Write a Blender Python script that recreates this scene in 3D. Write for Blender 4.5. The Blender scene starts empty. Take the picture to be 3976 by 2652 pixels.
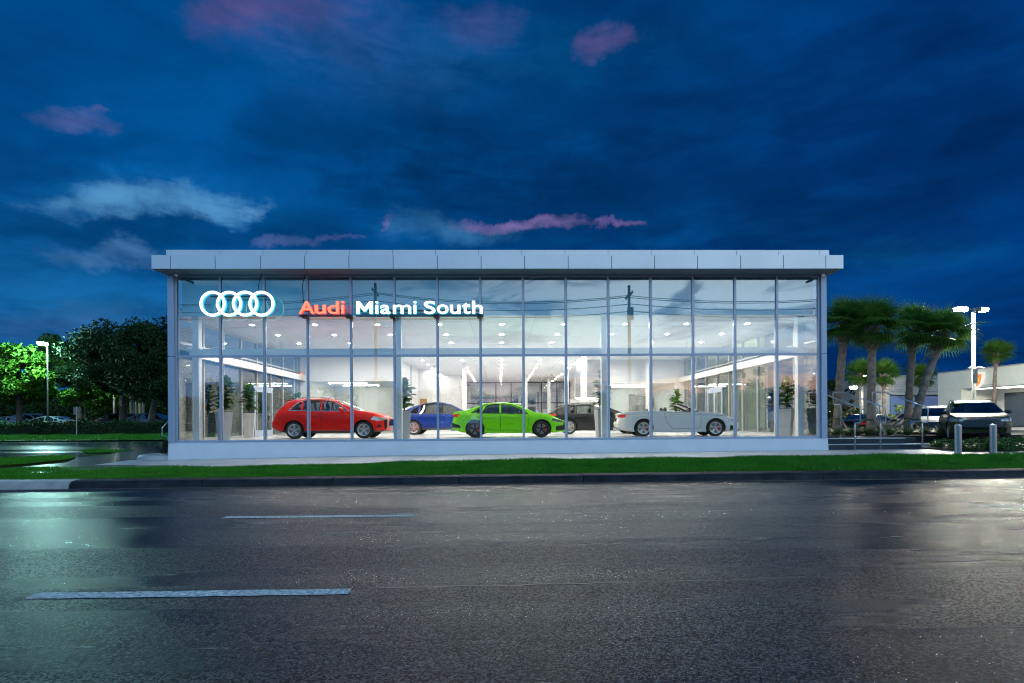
import bpy, math, random
import numpy as np
from mathutils import Vector, Matrix, Euler
S = bpy.context.scene
COL = S.collection
R = math.radians
rng = np.random.default_rng(7)
random.seed(7)

# ------------------------------------------------------------------ camera
FPX, CX0, CY0 = 2100*2351/3976, 1987.38*2351/3976, 1639.7*2351/3976
YAW, ROLL, CAMH, FY = .021667, .006476, 1.5, 19.7      # FY: distance to the glass front
cam = bpy.data.cameras.new('camera'); cam_o = bpy.data.objects.new('camera', cam); COL.objects.link(cam_o)
cam.sensor_width = 36; cam.lens = 36*2100/3976
cam.shift_x = (1988-1987.38)/3976; cam.shift_y = (1639.7-1326)/3976
cam.clip_start = .1; cam.clip_end = 3000
_c, _s, _cr, _sr = math.cos(YAW), math.sin(YAW), math.cos(ROLL), math.sin(ROLL)
_R0, _F0, _U0 = Vector((_c, -_s, 0)), Vector((_s, _c, 0)), Vector((0, 0, 1))
_rt, _up = _R0*_cr-_U0*_sr, _R0*_sr+_U0*_cr
cam_o.matrix_world = Matrix(((_rt.x, _up.x, -_F0.x, 0), (_rt.y, _up.y, -_F0.y, 0), (_rt.z, _up.z, -_F0.z, CAMH), (0, 0, 0, 1)))
S.camera = cam_o

def ray(x, y):
    a, b = x-CX0, y-CY0
    u, v = a*_cr-b*_sr, a*_sr+b*_cr
    return (u*_c+FPX*_s, -u*_s+FPX*_c, -v)
def W(x, y, Y):                # survey: photo sight line -> the point at depth Y
    r = ray(x, y); t = Y/r[1]
    return Vector((r[0]*t, Y, CAMH+r[2]*t))
def G(x, y, z):                # survey: photo sight line -> the point at height z
    r = ray(x, y); t = (z-CAMH)/r[2]
    return Vector((r[0]*t, r[1]*t, z))

# ------------------------------------------------------------------ world (dusk sky: deep blue in front, after-sunset glow behind)
wd = bpy.data.worlds.new('World'); S.world = wd; wd.use_nodes = True
NT = wd.node_tree; NT.nodes.clear()
def nd(t, **k):
    n = NT.nodes.new(t)
    for a, b in k.items(): setattr(n, a, b)
    return n
def lk(a, b): NT.links.new(a, b)
def setin(sock, v):
    if hasattr(v, 'links'): lk(v, sock)
    else: sock.default_value = v
def m(op, a, b=None, c=None, clamp=False):
    n = nd('ShaderNodeMath', operation=op, use_clamp=clamp)
    setin(n.inputs[0], a)
    if b is not None: setin(n.inputs[1], b)
    if c is not None: setin(n.inputs[2], c)
    return n.outputs[0]
def sst(x, a, b):
    n = nd('ShaderNodeMapRange', interpolation_type='SMOOTHSTEP')
    setin(n.inputs[0], x); n.inputs[1].default_value = a; n.inputs[2].default_value = b
    n.inputs[3].default_value = 0; n.inputs[4].default_value = 1
    return n.outputs[0]
def mixc(f, a, b):
    n = nd('ShaderNodeMix', data_type='RGBA')
    setin(n.inputs[0], f); 
    for i, v in ((6, a), (7, b)):
        if hasattr(v, 'links'): lk(v, n.inputs[i])
        else: n.inputs[i].default_value = (*v, 1)
    return n.outputs[2]
def noise(vec, scale, detail=6, rough=.55, dist=0.):
    n = nd('ShaderNodeTexNoise'); lk(vec, n.inputs['Vector'])
    n.inputs['Scale'].default_value = scale; n.inputs['Detail'].default_value = detail
    n.inputs['Roughness'].default_value = rough; n.inputs['Distortion'].default_value = dist
    return n.outputs['Fac']
tc = nd('ShaderNodeTexCoord'); sep = nd('ShaderNodeSeparateXYZ'); lk(tc.outputs['Generated'], sep.inputs[0])
dx, dy, dz = sep.outputs
zz = m('ADD', m('ABSOLUTE', dz), .12)
pl = nd('ShaderNodeCombineXYZ'); lk(m('DIVIDE', dx, zz), pl.inputs[0]); lk(m('DIVIDE', dy, zz), pl.inputs[1])
lay = pl.outputs[0]                                              # a flat cloud deck overhead
n1 = noise(lay, .55, 7, .55, .5); n2 = noise(lay, 1.7, 6, .6, .3)
st = nd('ShaderNodeCombineXYZ'); lk(m('MULTIPLY', dx, 1.6), st.inputs[0]); lk(m('MULTIPLY', dy, 1.6), st.inputs[1]); lk(m('MULTIPLY', dz, 6.), st.inputs[2])
n3 = noise(st.outputs[0], 2.6, 6, .55, .6)                      # low banked cloud
elev = m('MAXIMUM', dz, 0.)
east_clear = mixc(sst(elev, 0., .42), (.012, .175, .45), (.0, .078, .285))
east_clear = mixc(sst(dx, -.15, .75), east_clear, (.0, .042, .20))
east_dark = mixc(sst(dx, -.5, .6), (.0, .054, .20), (.0, .022, .108))
cov = sst(m('ADD', m('MULTIPLY', n1, .75), m('MULTIPLY', n3, .30)), .40, .60)
east = mixc(cov, east_clear, east_dark)
# banks of lit cloud at their own bearings: u = dx/dy, v = dz/dy
dyc = m('MAXIMUM', dy, .08)
bu, bv = m('DIVIDE', dx, dyc), m('DIVIDE', dz, dyc)
wob = nd('ShaderNodeTexNoise'); wob.inputs['Scale'].default_value = 7.; wob.inputs['Detail'].default_value = 6.; wob.inputs['Roughness'].default_value = .62
lk(tc.outputs['Generated'], wob.inputs['Vector'])
ws = nd('ShaderNodeSeparateColor'); lk(wob.outputs['Color'], ws.inputs[0])
bu2 = m('ADD', bu, m('MULTIPLY', m('SUBTRACT', ws.outputs[0], .5), .28)); bv2 = m('ADD', bv, m('MULTIPLY', m('SUBTRACT', ws.outputs[1], .5), .15))
nf = m('ADD', m('MULTIPLY', noise(st.outputs[0], 9., 7, .6, .4), .5), m('MULTIPLY', noise(tc.outputs['Generated'], 8., 8, .62, .5), .5))
def bank(px, py, rx, ry, col, amt, soft=.55):
    global east
    r = ray(px, py); u0, v0 = r[0]/r[1], r[2]/r[1]
    ru, rv = rx/FPX, ry/FPX
    q = m('ADD', m('POWER', m('ABSOLUTE', m('DIVIDE', m('SUBTRACT', bu2, u0), ru)), 2.), m('POWER', m('ABSOLUTE', m('DIVIDE', m('SUBTRACT', bv2, v0), rv)), 2.))
    g = m('ADD', m('SUBTRACT', 1., q), m('MULTIPLY', m('SUBTRACT', nf, .5), 4.2))
    f = m('MULTIPLY', m('MULTIPLY', sst(g, -.35, soft*3.0), amt), sst(dy, .1, .3))
    east = mixc(f, east, col)
DARK = (.0, .034, .135)
bank(980, 310, 560, 120, DARK, 1., .7); bank(1550, 400, 700, 150, (.0, .026, .115), 1., .8); bank(1250, 430, 700, 60, (.0, .030, .125), .9, .7); bank(2050, 330, 420, 300, (.0, .017, .095), .8, 1.)
bank(1150, 110, 520, 80, (.002, .095, .29), .85, 1.); bank(1000, 215, 260, 60, (.004, .085, .28), .6, 1.); bank(330, 250, 260, 190, (.0, .105, .37), .7, 1.); bank(720, 180, 110, 170, (.006, .10, .34), .6, 1.)
bank(60, 90, 330, 110, (.0, .050, .19), .7, .9); bank(180, 330, 330, 34, (.0, .048, .19), .8, .8); bank(560, 360, 160, 90, (.0, .045, .18), .7, .9); bank(1800, 120, 280, 120, (.0, .022, .11), .7, 1.)
bank(350, 410, 420, 50, (.0, .10, .38), .6, .9); bank(400, 535, 480, 30, (.0, .045, .17), .95, .6); bank(820, 610, 420, 26, (.0, .055, .21), .8, .7)
bank(360, 472, 270, 44, (.10, .32, .58), 1., .6); bank(250, 465, 120, 20, (.11, .33, .58), .8, .7); bank(610, 480, 46, 18, (.09, .27, .5), .9, .7); bank(270, 588, 150, 34, (.10, .26, .50), .85, .8); bank(330, 440, 330, 60, (.01, .17, .47), .6, 1.)
bank(700, 50, 270, 85, (.045, .085, .28), .85, .9); bank(650, 30, 160, 55, (.13, .085, .26), .75, .8); bank(490, 40, 70, 45, (.11, .08, .26), .6, .8); bank(1080, 50, 100, 48, (.075, .085, .27), .75, .9)
bank(900, 150, 250, 130, (.015, .10, .33), .8, 1.); bank(1380, 98, 80, 34, (.14, .095, .29), .8, .75); bank(160, 268, 105, 30, (.12, .145, .40), .8, .75); bank(230, 244, 26, 10, (.12, .13, .36), .7, .7)
bank(1000, 530, 170, 40, (.05, .22, .45), .8, .85); bank(1180, 508, 160, 20, (.20, .15, .38), .95, .6); bank(1410, 515, 64, 11, (.18, .13, .37), .85, .6); bank(870, 520, 24, 12, (.15, .14, .38), .7, .7)
bank(665, 555, 80, 14, (.10, .15, .40), .7, .7); bank(770, 548, 36, 10, (.12, .13, .38), .6, .7); bank(200, 745, 320, 44, (.06, .15, .36), .75, 1.); bank(2150, 590, 360, 44, (.004, .12, .33), .65, 1.); bank(1300, 560, 700, 30, (.0, .085, .30), .5, 1.)
# behind the camera: pale afterglow with grey streaks and orange bands low down
west = mixc(sst(elev, .045, .16), (1.25, .70, .44), (1.35, 1.85, 2.25))
west = mixc(sst(elev, .30, .95), west, (.22, .62, 1.30))
n4 = noise(st.outputs[0], 3.4, 7, .6, .8)
west = mixc(m('MULTIPLY', sst(n4, .46, .60), m('SUBTRACT', .9, m('MULTIPLY', elev, .5))), west, (.20, .46, .85))
west = mixc(m('MULTIPLY', sst(dx, .35, -.35), .85), west, (.030, .34, .80))
n5 = noise(lay, 1.9, 7, .54, .8); n6 = noise(st.outputs[0], 5.5, 8, .6, .5)
mod = m('ADD', m('MULTIPLY', sst(m('ADD', m('MULTIPLY', n5, .78), m('MULTIPLY', n6, .22)), .36, .64), .30), .85)
vm = nd('ShaderNodeVectorMath', operation='SCALE'); lk(east, vm.inputs[0]); lk(mod, vm.inputs['Scale']); east = vm.outputs[0]
back = sst(dy, .25, -.55)
sky = mixc(back, east, west)
# the sun is a few degrees under the horizon behind the camera: what is left of its own twilight
nish = nd('ShaderNodeTexSky', sky_type='NISHITA'); nish.sun_disc = False; nish.sun_elevation = R(-2.5); nish.sun_rotation = R(150)
addn = nd('ShaderNodeMix', data_type='RGBA', blend_type='ADD'); addn.inputs[0].default_value = .002
lk(sky, addn.inputs[6]); lk(nish.outputs[0], addn.inputs[7])
bgn = nd('ShaderNodeBackground'); lk(addn.outputs[2], bgn.inputs[0]); bgn.inputs[1].default_value = 1.0
wo = nd('ShaderNodeOutputWorld'); lk(bgn.outputs[0], wo.inputs[0])

S.render.engine = 'CYCLES'
S.view_settings.view_transform = 'Standard'; S.view_settings.look = 'None'
S.view_settings.exposure = 0; S.view_settings.gamma = 1; S.view_settings.use_curve_mapping = False
cy = S.cycles
cy.use_denoising = True; cy.filter_width = 1.15; cy.max_bounces = 8; cy.diffuse_bounces = 4; cy.glossy_bounces = 4; cy.transmission_bounces = 4; cy.transparent_max_bounces = 24
cy.sample_clamp_indirect = 4; cy.sample_clamp_direct = 0; cy.caustics_reflective = False; cy.caustics_refractive = False; cy.use_light_tree = True

# ------------------------------------------------------------------ materials
MATS = {}
def mat(name, col=(.5, .5, .5), rough=.5, metal=0., spec=.5, coat=0., emit=None, estr=0., var=0., vscale=6., bump=0., bscale=40., vcol=None, coords='Object', sub=0.):
    if name in MATS: return MATS[name]
    mt = bpy.data.materials.new(name); mt.use_nodes = True; t = mt.node_tree; b = t.nodes['Principled BSDF']
    b.inputs['Base Color'].default_value = (*col, 1); b.inputs['Roughness'].default_value = rough; b.inputs['Metallic'].default_value = metal
    b.inputs['Specular IOR Level'].default_value = spec; b.inputs['Coat Weight'].default_value = coat; b.inputs['Coat Roughness'].default_value = .03
    if emit: b.inputs['Emission Color'].default_value = (*emit, 1); b.inputs['Emission Strength'].default_value = estr
    if var or bump:
        tcn = t.nodes.new('ShaderNodeTexCoord')
    if var:
        n = t.nodes.new('ShaderNodeTexNoise'); n.inputs['Scale'].default_value = vscale; n.inputs['Detail'].default_value = 5
        t.links.new(tcn.outputs[coords], n.inputs['Vector'])
        r = t.nodes.new('ShaderNodeValToRGB'); r.color_ramp.elements[0].position = .3; r.color_ramp.elements[1].position = .7
        lo = vcol if vcol else tuple(c*(1-var) for c in col); hi = tuple(min(1, c*(1+var)) for c in col)
        r.color_ramp.elements[0].color = (*lo, 1); r.color_ramp.elements[1].color = (*hi, 1)
        t.links.new(n.outputs['Fac'], r.inputs[0]); t.links.new(r.outputs[0], b.inputs['Base Color'])
    if bump:
        n = t.nodes.new('ShaderNodeTexNoise'); n.inputs['Scale'].default_value = bscale; n.inputs['Detail'].default_value = 4
        t.links.new(tcn.outputs[coords], n.inputs['Vector'])
        bp = t.nodes.new('ShaderNodeBump'); bp.inputs['Strength'].default_value = bump; bp.inputs['Distance'].default_value = .02
        t.links.new(n.outputs['Fac'], bp.inputs['Height']); t.links.new(bp.outputs[0], b.inputs['Normal'])
    MATS[name] = mt; return mt
def glass(name, tint=(1, 1, 1), f0=.08, alpha=1., rough=0.):
    if name in MATS: return MATS[name]
    mt = bpy.data.materials.new(name); mt.use_nodes = True; t = mt.node_tree; t.nodes.clear()
    o = t.nodes.new('ShaderNodeOutputMaterial'); mx = t.nodes.new('ShaderNodeMixShader'); tr = t.nodes.new('ShaderNodeBsdfTransparent'); gl = t.nodes.new('ShaderNodeBsdfGlossy')
    tr.inputs[0].default_value = (*tint, 1); gl.inputs['Roughness'].default_value = rough; gl.inputs[0].default_value = (1, 1, 1, 1)
    lw = t.nodes.new('ShaderNodeLayerWeight'); lw.inputs[0].default_value = .5
    p = t.nodes.new('ShaderNodeMath'); p.operation = 'POWER'; t.links.new(lw.outputs['Facing'], p.inputs[0]); p.inputs[1].default_value = 4
    q = t.nodes.new('ShaderNodeMath'); q.operation = 'MULTIPLY_ADD'; t.links.new(p.outputs[0], q.inputs[0]); q.inputs[1].default_value = 1-f0; q.inputs[2].default_value = f0
    t.links.new(q.outputs[0], mx.inputs[0]); t.links.new(tr.outputs[0], mx.inputs[1]); t.links.new(gl.outputs[0], mx.inputs[2]); t.links.new(mx.outputs[0], o.inputs[0])
    MATS[name] = mt; return mt
def emis(name, col, strength): return mat(name, (.02, .02, .02), .4, emit=col, estr=strength)

# ------------------------------------------------------------------ mesh helpers
class MB:
    def __init__(s): s.v = []; s.f = []; s.n = 0
    def add(s, v, f):
        v = np.asarray(v, float).reshape(-1, 3); s.v.append(v); s.f += [tuple(int(i)+s.n for i in q) for q in f]; s.n += len(v); return s
    def box(s, a, b):
        (x0, y0, z0), (x1, y1, z1) = a, b
        return s.add([(x0,y0,z0),(x1,y0,z0),(x1,y1,z0),(x0,y1,z0),(x0,y0,z1),(x1,y0,z1),(x1,y1,z1),(x0,y1,z1)],
                     [(0,3,2,1),(4,5,6,7),(0,1,5,4),(1,2,6,5),(2,3,7,6),(3,0,4,7)])
    def hexa(s, p):          # 8 corners, bottom ring then top ring
        return s.add(p, [(0,3,2,1),(4,5,6,7),(0,1,5,4),(1,2,6,5),(2,3,7,6),(3,0,4,7)])
    def bevbox(s, a, b, r):
        (x0,y0,z0),(x1,y1,z1) = a, b
        pts = []; 
        for z, e in ((z0, r), (z0+r, 0), (z1-r, 0), (z1, r)):
            for (px, py) in ((x0+e+r,y0+e),(x1-e-r,y0+e),(x1-e,y0+e+r),(x1-e,y1-e-r),(x1-e-r,y1-e),(x0+e+r,y1-e),(x0+e,y1-e-r),(x0+e,y0+e+r)): pts.append((px,py,z))
        f = [tuple(range(7,-1,-1)), tuple(range(24,32))]
        for k in range(3):
            for i in range(8): f.append((k*8+i, k*8+(i+1)%8, k*8+8+(i+1)%8, k*8+8+i))
        return s.add(pts, f)
    def tube(s, pts, rad, n=8, caps=True):
        pts = [Vector(p) for p in pts]; rads = rad if hasattr(rad, '__len__') else [rad]*len(pts)
        vs = []; up = Vector((.13, .21, 1)).normalized()
        for i, p in enumerate(pts):
            d = (pts[min(i+1, len(pts)-1)]-pts[max(i-1, 0)]).normalized()
            a = d.cross(up); 
            if a.length < .05: a = d.cross(Vector((1, 0, 0)))
            a.normalize(); b = d.cross(a)
            for k in range(n):
                t = 2*math.pi*k/n; vs.append(p+(a*math.cos(t)+b*math.sin(t))*rads[i])
        f = [(i*n+k, i*n+(k+1)%n, (i+1)*n+(k+1)%n, (i+1)*n+k) for i in range(len(pts)-1) for k in range(n)]
        if caps: f += [tuple(range(n-1, -1, -1)), tuple(range((len(pts)-1)*n, len(pts)*n))]
        return s.add([tuple(v) for v in vs], f)
    def lathe(s, prof, n=24, axis='z', c=(0, 0, 0), close=False):
        vs = []
        for (r, h) in prof:
            for k in range(n):
                t = 2*math.pi*k/n; x, y = r*math.cos(t), r*math.sin(t)
                vs.append({'z': (c[0]+x, c[1]+y, c[2]+h), 'y': (c[0]+x, c[1]+h, c[2]+y), 'x': (c[0]+h, c[1]+x, c[2]+y)}[axis])
        L = len(prof); f = [(i*n+k, i*n+(k+1)%n, ((i+1)%L)*n+(k+1)%n, ((i+1)%L)*n+k) for i in range(L if close else L-1) for k in range(n)]
        if not close: f += [tuple(range(n-1, -1, -1)), tuple(range((L-1)*n, L*n))]
        return s.add(vs, f)
    def prism(s, poly, axis, a, b):
        n = len(poly); mk = {'y': lambda p, h: (p[0], h, p[1]), 'z': lambda p, h: (p[0], p[1], h), 'x': lambda p, h: (h, p[0], p[1])}[axis]
        return s.add([mk(p, a) for p in poly]+[mk(p, b) for p in poly], [tuple(range(n)), tuple(range(2*n-1, n-1, -1))]+[(i, n+i, n+(i+1) % n, (i+1) % n) for i in range(n)])
    def data(s, name, mt, smooth=False, off=None):
        me = bpy.data.meshes.new(name); v = np.concatenate(s.v) if s.v else np.zeros((0, 3))
        if off is not None: v = v-np.asarray(off)
        me.from_pydata(v.tolist(), [], s.f); me.materials.append(mt)
        if smooth: me.shade_smooth()
        return me
    def build(s, name, mt, parent=None, smooth=False, world=False):
        off = tuple(parent_loc(parent)) if (world and parent) else None
        return link(name, s.data(name, mt, smooth, off), parent)
    def kbuild(s, name, mt, kind='structure', smooth=False):
        o = s.build(name, mt, None, smooth); o['kind'] = kind; return o
def parent_loc(p):
    v = Vector((0, 0, 0))
    while p: v = v+p.location; p = p.parent
    return v
def link(name, data, parent=None, loc=None, rot=None, scale=None):
    o = bpy.data.objects.new(name, data); COL.objects.link(o)
    if parent: o.parent = parent
    if loc is not None: o.location = loc
    if rot is not None: o.rotation_euler = rot
    if scale is not None: o.scale = scale
    return o
def tag(o, label, cat, group=None, kind=None):
    o['label'] = label; o['category'] = cat
    if group: o['group'] = group
    if kind: o['kind'] = kind
    return o
def thing(name, label, cat, loc=(0, 0, 0), rz=0, group=None):
    return tag(link(name, None, None, loc, (0, 0, rz)), label, cat, group)
def copy_tree(o, parent=None):
    c = o.copy(); COL.objects.link(c)
    if parent: c.parent = parent
    for ch in list(o.children): copy_tree(ch, c)
    return c
def fastmesh(name, V, F, mt, smooth=False, mats=None, midx=None):
    me = bpy.data.meshes.new(name); V = np.asarray(V, np.float32); F = np.asarray(F, np.int32); k = F.shape[1]
    me.vertices.add(len(V)); me.vertices.foreach_set('co', V.ravel())
    me.loops.add(F.size); me.loops.foreach_set('vertex_index', F.ravel())
    me.polygons.add(len(F)); me.polygons.foreach_set('loop_start', np.arange(0, F.size, k, dtype=np.int32)); me.polygons.foreach_set('loop_total', np.full(len(F), k, np.int32))
    for q in (mats or [mt]): me.materials.append(q)
    if midx is not None: me.polygons.foreach_set('material_index', np.asarray(midx, np.int32))
    me.update(calc_edges=True); me.validate()
    if smooth: me.shade_smooth()
    return me
ORD = 'first second third fourth fifth sixth seventh eighth ninth tenth eleventh twelfth thirteenth fourteenth fifteenth sixteenth seventeenth eighteenth nineteenth twentieth'.split()
# ------------------------------------------------------------------ ground, road, kerb, verge, sidewalk
def asphalt(name, base, r0, r1, bscale=150., bstr=.35, spec=.5, stones=0):
    mt = bpy.data.materials.new(name); mt.use_nodes = True; t = mt.node_tree; b = t.nodes['Principled BSDF']
    tcn = t.nodes.new('ShaderNodeTexCoord')
    def nz(scale, det, sc=None, rough=.55):
        n = t.nodes.new('ShaderNodeTexNoise'); n.inputs['Scale'].default_value = scale; n.inputs['Detail'].default_value = det; n.inputs['Roughness'].default_value = rough
        if sc:
            mp = t.nodes.new('ShaderNodeMapping'); mp.inputs['Scale'].default_value = sc; mp.inputs['Rotation'].default_value = (0, 0, -.029); t.links.new(tcn.outputs['Object'], mp.inputs[0]); t.links.new(mp.outputs[0], n.inputs['Vector'])
        else: t.links.new(tcn.outputs['Object'], n.inputs['Vector'])
        return n.outputs['Fac']
    def ramp(f, a, b_, lo, hi):
        n = t.nodes.new('ShaderNodeMapRange'); n.interpolation_type = 'SMOOTHSTEP'; t.links.new(f, n.inputs[0])
        for i, v in ((1, a), (2, b_), (3, lo), (4, hi)): n.inputs[i].default_value = v
        return n.outputs[0]
    grit = nz(bscale, 3, None, .7)
    v = t.nodes.new('ShaderNodeTexVoronoi'); v.inputs['Scale'].default_value = bscale*.6; t.links.new(tcn.outputs['Object'], v.inputs['Vector'])
    lanes = nz(1.0, 4, (.06, .9, 1)) ; patch = nz(.35, 5, (.5, 1, 1))
    mixr = t.nodes.new('ShaderNodeMath'); mixr.operation = 'MULTIPLY_ADD'; t.links.new(patch, mixr.inputs[0]); mixr.inputs[1].default_value = .16
    ln2 = t.nodes.new('ShaderNodeMath'); ln2.operation = 'MULTIPLY'; t.links.new(lanes, ln2.inputs[0]); ln2.inputs[1].default_value = .84; t.links.new(ln2.outputs[0], mixr.inputs[2])
    wet = ramp(mixr.outputs[0], .40, .60, 0, 1)
    ro = t.nodes.new('ShaderNodeMapRange'); t.links.new(wet, ro.inputs[0]); ro.inputs[3].default_value = r1; ro.inputs[4].default_value = r0
    t.links.new(ro.outputs[0], b.inputs['Roughness'])
    vs_ = t.nodes.new('ShaderNodeSeparateColor'); t.links.new(v.outputs['Color'], vs_.inputs[0])
    ad = t.nodes.new('ShaderNodeMath'); ad.operation = 'MULTIPLY_ADD'; t.links.new(vs_.outputs[0], ad.inputs[0]); ad.inputs[1].default_value = .55
    gm = t.nodes.new('ShaderNodeMath'); gm.operation = 'MULTIPLY'; t.links.new(grit, gm.inputs[0]); gm.inputs[1].default_value = .55; t.links.new(gm.outputs[0], ad.inputs[2])
    cr = t.nodes.new('ShaderNodeValToRGB'); cr.color_ramp.elements[0].position = .22; cr.color_ramp.elements[1].position = .88
    cr.color_ramp.elements[0].color = (*[c*.18 for c in base], 1); cr.color_ramp.elements[1].color = (*[c*3.4 for c in base], 1)
    e_ = cr.color_ramp.elements.new(.6); e_.color = (*[c*.9 for c in base], 1)
    t.links.new(ad.outputs[0], cr.inputs[0]); t.links.new(cr.outputs[0], b.inputs['Base Color'])
    hb = t.nodes.new('ShaderNodeMath'); hb.operation = 'SUBTRACT'; t.links.new(grit, hb.inputs[0]); 
    vv = t.nodes.new('ShaderNodeMath'); vv.operation = 'MULTIPLY'; t.links.new(v.outputs['Distance'], vv.inputs[0]); vv.inputs[1].default_value = .7; t.links.new(vv.outputs[0], hb.inputs[1])
    bs = t.nodes.new('ShaderNodeMapRange'); t.links.new(wet, bs.inputs[0]); bs.inputs[3].default_value = bstr; bs.inputs[4].default_value = bstr*.6
    bp = t.nodes.new('ShaderNodeBump'); t.links.new(bs.outputs[0], bp.inputs['Strength']); bp.inputs['Distance'].default_value = .012; t.links.new(hb.outputs[0], bp.inputs['Height'])
    t.links.new(bp.outputs[0], b.inputs['Normal']); b.inputs['Specular IOR Level'].default_value = spec
    if stones:                                       # dry stone tops between wet ones
        df = t.nodes.new('ShaderNodeBsdfDiffuse'); t.links.new(cr.outputs[0], df.inputs[0]); mx = t.nodes.new('ShaderNodeMixShader')
        t.links.new(ramp(ad.outputs[0], .40, .70, stones, 0), mx.inputs[0]); t.links.new(b.outputs[0], mx.inputs[1]); t.links.new(df.outputs[0], mx.inputs[2]); t.links.new(mx.outputs[0], t.nodes['Material Output'].inputs[0])
    return mt
M_road = asphalt('wet_asphalt', (.007, .013, .021), .19, .33, 120., .48, .26, .58)
M_side = asphalt('rain_wet_street', (.045, .05, .055), .10, .24, 60., .10)
M_lot = asphalt('lot_asphalt', (.05, .05, .05), .2, .4, 60., .2)
M_conc = mat('concrete', (.38, .37, .35), .45, var=.22, vscale=1.2, bump=.15, bscale=60)
M_concw = mat('wet_concrete', (.22, .22, .21), .16, var=.3, vscale=.8, bump=.05, bscale=8)
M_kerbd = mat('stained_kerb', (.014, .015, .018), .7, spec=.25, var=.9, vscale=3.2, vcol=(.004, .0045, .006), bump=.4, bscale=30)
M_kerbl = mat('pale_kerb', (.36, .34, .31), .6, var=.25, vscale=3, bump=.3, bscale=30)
M_soil = mat('turf_soil', (.018, .03, .008), .9, var=.4, vscale=4, spec=0.)
M_mark = mat('road_paint', (.76, .71, .60), .7, spec=.2, var=.5, vscale=26, vcol=(.22, .22, .22), bump=.5, bscale=50)
M_gut = mat('gutter_concrete', (.16, .115, .075), .5, var=.3, vscale=4)

def zl(Y): return .17+.03*max(0., min(Y, 60.)-24.)
def grid_sheet(name, xs, ys, zf, mt, kind='structure'):
    V = [(x, y, zf(x, y)) for y in ys for x in xs]; n = len(xs)
    F = [(j*n+i, j*n+i+1, (j+1)*n+i+1, (j+1)*n+i) for j in range(len(ys)-1) for i in range(n-1)]
    o = link(name, fastmesh(name, V, F, mt)); o['kind'] = kind; return o
grid_sheet('ground', [-1500, 1500], [-1500, 1500], lambda x, y: -.3, mat('dark_ground', (.03, .035, .025), .9, var=.3, vscale=.05))
def ky(X): return 13.19+.029*X                        # edge of the road along the kerb
road = MB().add([(-160, -9.4-.029*160, 0), (160, -9.4+.029*160, 0), (160, ky(160), 0), (-160, ky(-160), 0)], [(0, 1, 2, 3)]).kbuild('road', M_road)
gut = MB().add([(-160, ky(-160)-.16, .004), (160, ky(160)-.16, .004), (160, ky(160)+.02, .004), (-160, ky(-160)+.02, .004)], [(0, 1, 2, 3)]).build('gutter', M_gut, road)
# lane dashes, seams
def dash(corners):
    c = [Vector(q) for q in corners]; n = 26; mb = MB(); V = []; rr = random.Random(5)
    for i in range(n+1):
        a = c[0].lerp(c[1], i/n); b = c[3].lerp(c[2], i/n); j1, j2 = rr.uniform(-.006, .006), rr.uniform(-.006, .006)
        V += [(a.x, a.y+j1, .004), (b.x, b.y+j2, .004)]
    return mb.add(V, [(2*i, 2*i+2, 2*i+3, 2*i+1) for i in range(n)]).build('lane_dash', M_mark, road)
dash([G(508, 1190.5, 0), G(955, 1186, 0), G(961, 1182, 0), G(520, 1186, 0)])
dash([G(57, 1376, 0), G(798, 1365, 0), G(807, 1352.5, 0), G(82, 1362, 0)])
for X0_ in (-17, 8.1, 20.8, 33.5):
    p = 8.73+.029*X0_+.13
    dash([(X0_, p-.05, 0), (X0_+3.1, p+.04, 0), (X0_+3.14, p+.15, 0), (X0_+.08, p+.06, 0)])
for X0_ in (-17, 11, 24): 
    p = 4.88+.029*X0_+.05
    dash([(X0_, p-.05, 0), (X0_+3.1, p+.04, 0), (X0_+3.14, p+.15, 0), (X0_+.08, p+.06, 0)])
M_seam = mat('tar_seam', (.012, .013, .014), .4)
def seam(pts, w, name='tar_seam'):
    V = []; rr = random.Random(len(pts))
    for (x, y) in pts: V += [(x, y-w*rr.uniform(.4, 1), .003), (x, y+w*rr.uniform(.4, 1), .003)]
    MB().add(V, [(2*i, 2*i+2, 2*i+3, 2*i+1) for i in range(len(pts)-1)]).build(name, M_seam, road)
rs = random.Random(3)
seam([(x, 4.98+.03*x+rs.uniform(-.02, .02)) for x in np.arange(-1.2, 16, .22)], .012)
seam([(x, 8.86+.028*x+rs.uniform(-.015, .015)) for x in np.arange(-1.3, 22, .3)], .008)
seam([(-3.1+.03*i+rs.uniform(-.05, .05), 10.2+.12*i) for i in range(14)], .012)
# kerb
def kerb_profile(t): return [(0, -.05), (.02, .0), (.07, .12), (.13, .168), (.26, .19), (.5, .195), (.5, -.05)]
kerb = link('kerb', None); kerb['kind'] = 'structure'
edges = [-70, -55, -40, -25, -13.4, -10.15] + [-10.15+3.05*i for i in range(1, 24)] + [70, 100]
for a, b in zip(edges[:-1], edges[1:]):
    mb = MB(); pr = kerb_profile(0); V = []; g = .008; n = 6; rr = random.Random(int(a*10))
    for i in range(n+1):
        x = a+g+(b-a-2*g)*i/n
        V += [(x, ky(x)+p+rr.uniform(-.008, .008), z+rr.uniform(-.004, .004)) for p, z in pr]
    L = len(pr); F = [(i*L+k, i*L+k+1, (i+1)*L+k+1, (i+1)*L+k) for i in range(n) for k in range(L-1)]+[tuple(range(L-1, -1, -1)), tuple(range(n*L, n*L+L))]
    mb.add(V, F).build('kerb_block', M_kerbl if b < -10 else M_kerbd, kerb)
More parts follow.
